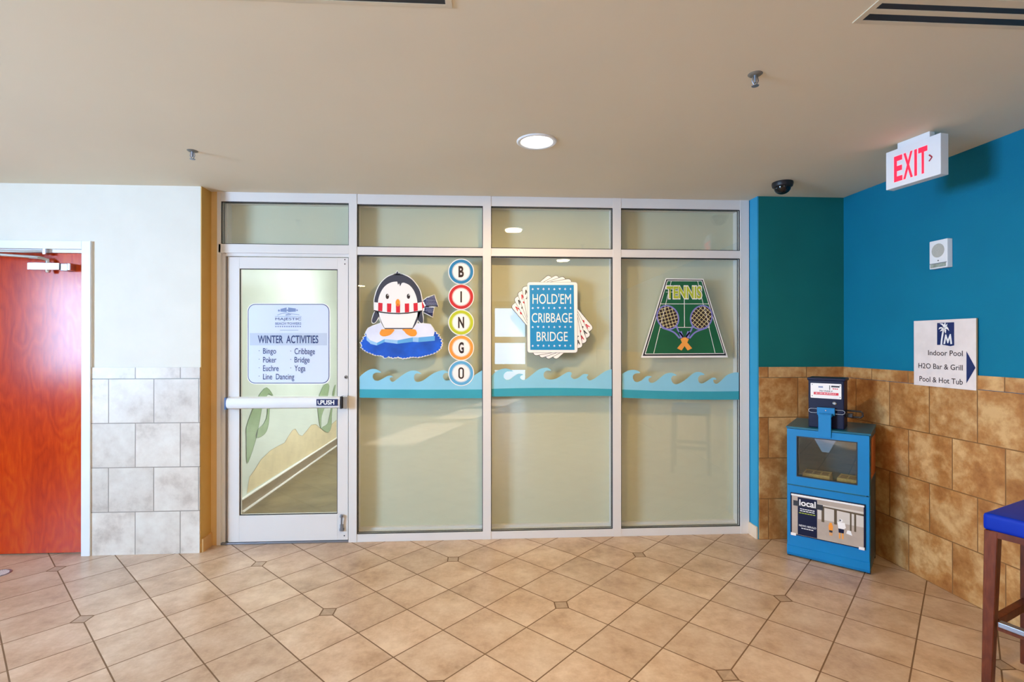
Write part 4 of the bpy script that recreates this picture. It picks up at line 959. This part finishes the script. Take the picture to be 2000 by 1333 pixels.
# newspapers inside
def paper(x, y, z, rz, label, mt):
    P = Matrix.Translation((2.118, 3.463, 0)) @ Matrix.Rotation(ROT, 4, 'Z') @ Vector((x, y, z))
    t = thing('newspaper', P, label, 'newspaper', ROT+rz, 'folded newspapers in the vending box')
    bm = bmesh.new()
    for k in range(10): abox(bm, (-.085+.0004*k, -.09+.003*k, k*.0062), (.085-.0004*k, .09, k*.0062+.0056), .0015)
    fin(bm, 'folded_pages', mt, t, True)
    q = Plane((0, .01, .0616), (1, 0, 0), (0, 1, 0))
    flat('printed_columns', q, [[(-.07+.05*i, -.05+.03*j), (-.03+.05*i, -.05+.03*j), (-.03+.05*i, -.032+.03*j), (-.07+.05*i, -.032+.03*j)] for i in range(3) for j in range(3)], plain('newsprint ink', (120, 104, 66), .7), t, .0006, px=False, local=True)
M['news'] = plain('yellowed newsprint', (216, 194, 128), .8, var=.1, scale=30)
paper(.158, .17, .506, .03, 'yellowed folded newspaper on the box shelf nearer the teal wall', 'news')
paper(.368, .17, .506, -.03, 'yellowed folded newspaper on the box shelf nearer the hinge side', 'news')

# ================================================================== BAR STOOL
ang = math.atan2(-.893, .45)
# local axes: x along e1 (toward the viewer), y along e2 (away to the right)
st = thing('bar_stool', (2.13+.0, 2.071, 0), 'blue vinyl bar stool with brown wooden legs at the picture edge', 'bar stool', math.radians(-65.5))
Wd, Dp = .42, .42
M['vinyl'] = plain('royal blue vinyl', (0, 44, 166), .5, var=.06, scale=9, spec=.18)
M['stoolwood'] = wood('brown stained wood', (124, 64, 36), (94, 44, 24), (62, 28, 16), .4, 1.5, coat=0)
bm = bmesh.new(); abox(bm, (0, 0, .690), (Wd, Dp, .762)); 
es = [e for e in bm.edges]; bmesh.ops.bevel(bm, geom=es, offset=.018, segments=4, profile=.6, affect='EDGES')
for v in bm.verts:
    if v.co.z > .75: v.co.z += .012*math.sin(math.pi*max(0, min(1, v.co.x/Wd)))*math.sin(math.pi*max(0, min(1, v.co.y/Dp)))
fin(bm, 'seat', 'vinyl', st, True, smooth=True)
for q_ in [((.03, .005, .665), (Wd-.03, .027, .692)), ((.03, Dp-.027, .665), (Wd-.03, Dp-.005, .692)), ((.005, .03, .665), (.027, Dp-.03, .692)), ((Wd-.027, .03, .665), (Wd-.005, Dp-.03, .692))]: box('seat_rail', q_[0], q_[1], 'stoolwood', st, local=True)
def leg(x, y, sx, sy, rear=False):
    bm = bmesh.new(); tw, bw = .046, .034
    z1 = .690
    cx_, cy_ = x, y
    lo_ = [(cx_+sx*.018, cy_+sy*.018)]
    vs = []
    for (ox, oy, s_, z) in ((sx*.014, sy*.014, bw, 0), (0, 0, tw, z1)):
        vs.append([bm.verts.new((cx_+ox+a*s_/2, cy_+oy+b*s_/2, z)) for a, b in ((-1, -1), (1, -1), (1, 1), (-1, 1))])
    bm.faces.new(vs[0][::-1]); bm.faces.new(vs[1])
    for i in range(4): bm.faces.new((vs[0][i], vs[0][(i+1) % 4], vs[1][(i+1) % 4], vs[1][i]))
    bmesh.ops.bevel(bm, geom=list(bm.edges), offset=.003, segments=1, affect='EDGES')
    fin(bm, 'leg', 'stoolwood', st, True)
i_ = .027
for x, sx in ((i_, -1), (Wd-i_, 1)):
    for y, sy in ((i_, -1), (Dp-i_, 1)): leg(x, y, sx, sy)
z_ = .295
box('stretcher', (i_-.018, .045, z_-.018), (i_+.012, Dp-.045, z_+.018), 'stoolwood', st, .002, local=True)
box('stretcher', (Wd-i_-.012, .045, z_-.018), (Wd-i_+.018, Dp-.045, z_+.018), 'stoolwood', st, .002, local=True)
box('stretcher', (.045, Dp-i_-.012, z_-.018), (Wd-.045, Dp-i_+.018, z_+.018), 'stoolwood', st, .002, local=True)
fr2 = box('stretcher', (.045, i_-.018, z_-.018), (Wd-.045, i_+.012, z_+.016), 'stoolwood', st, .002, local=True)
box('foot_plate', (.050, i_-.024, z_+.0), (Wd-.050, i_+.008, z_+.020), 'satin', fr2, .002, local=True)

# ================================================================== FLOOR DRAIN
u_ = (-3.115, 3.475)
dn = thing('floor_drain', (u_[0], u_[1], 0), 'small round slotted drain in the floor before the red door', 'drain')
lathe('drain_rim', [(.050, .0), (.052, .003), (.062, .003), (.064, 0)], 'satin', dn, Matrix.Translation((u_[0], u_[1], 0)), n=36)
lathe('drain_well', [(0, .0008), (.05, .0008)], 'dark', dn, Matrix.Translation((u_[0], u_[1], 0)), n=36)
bm = bmesh.new()
for k in range(-4, 5):
    x = k*.011; h = math.sqrt(max(0, .050**2-x*x)); abox(bm, (u_[0]+x-.0028, u_[1]-h, .001), (u_[0]+x+.0028, u_[1]+h, .003))
fin(bm, 'drain_grate', 'alu2', dn)
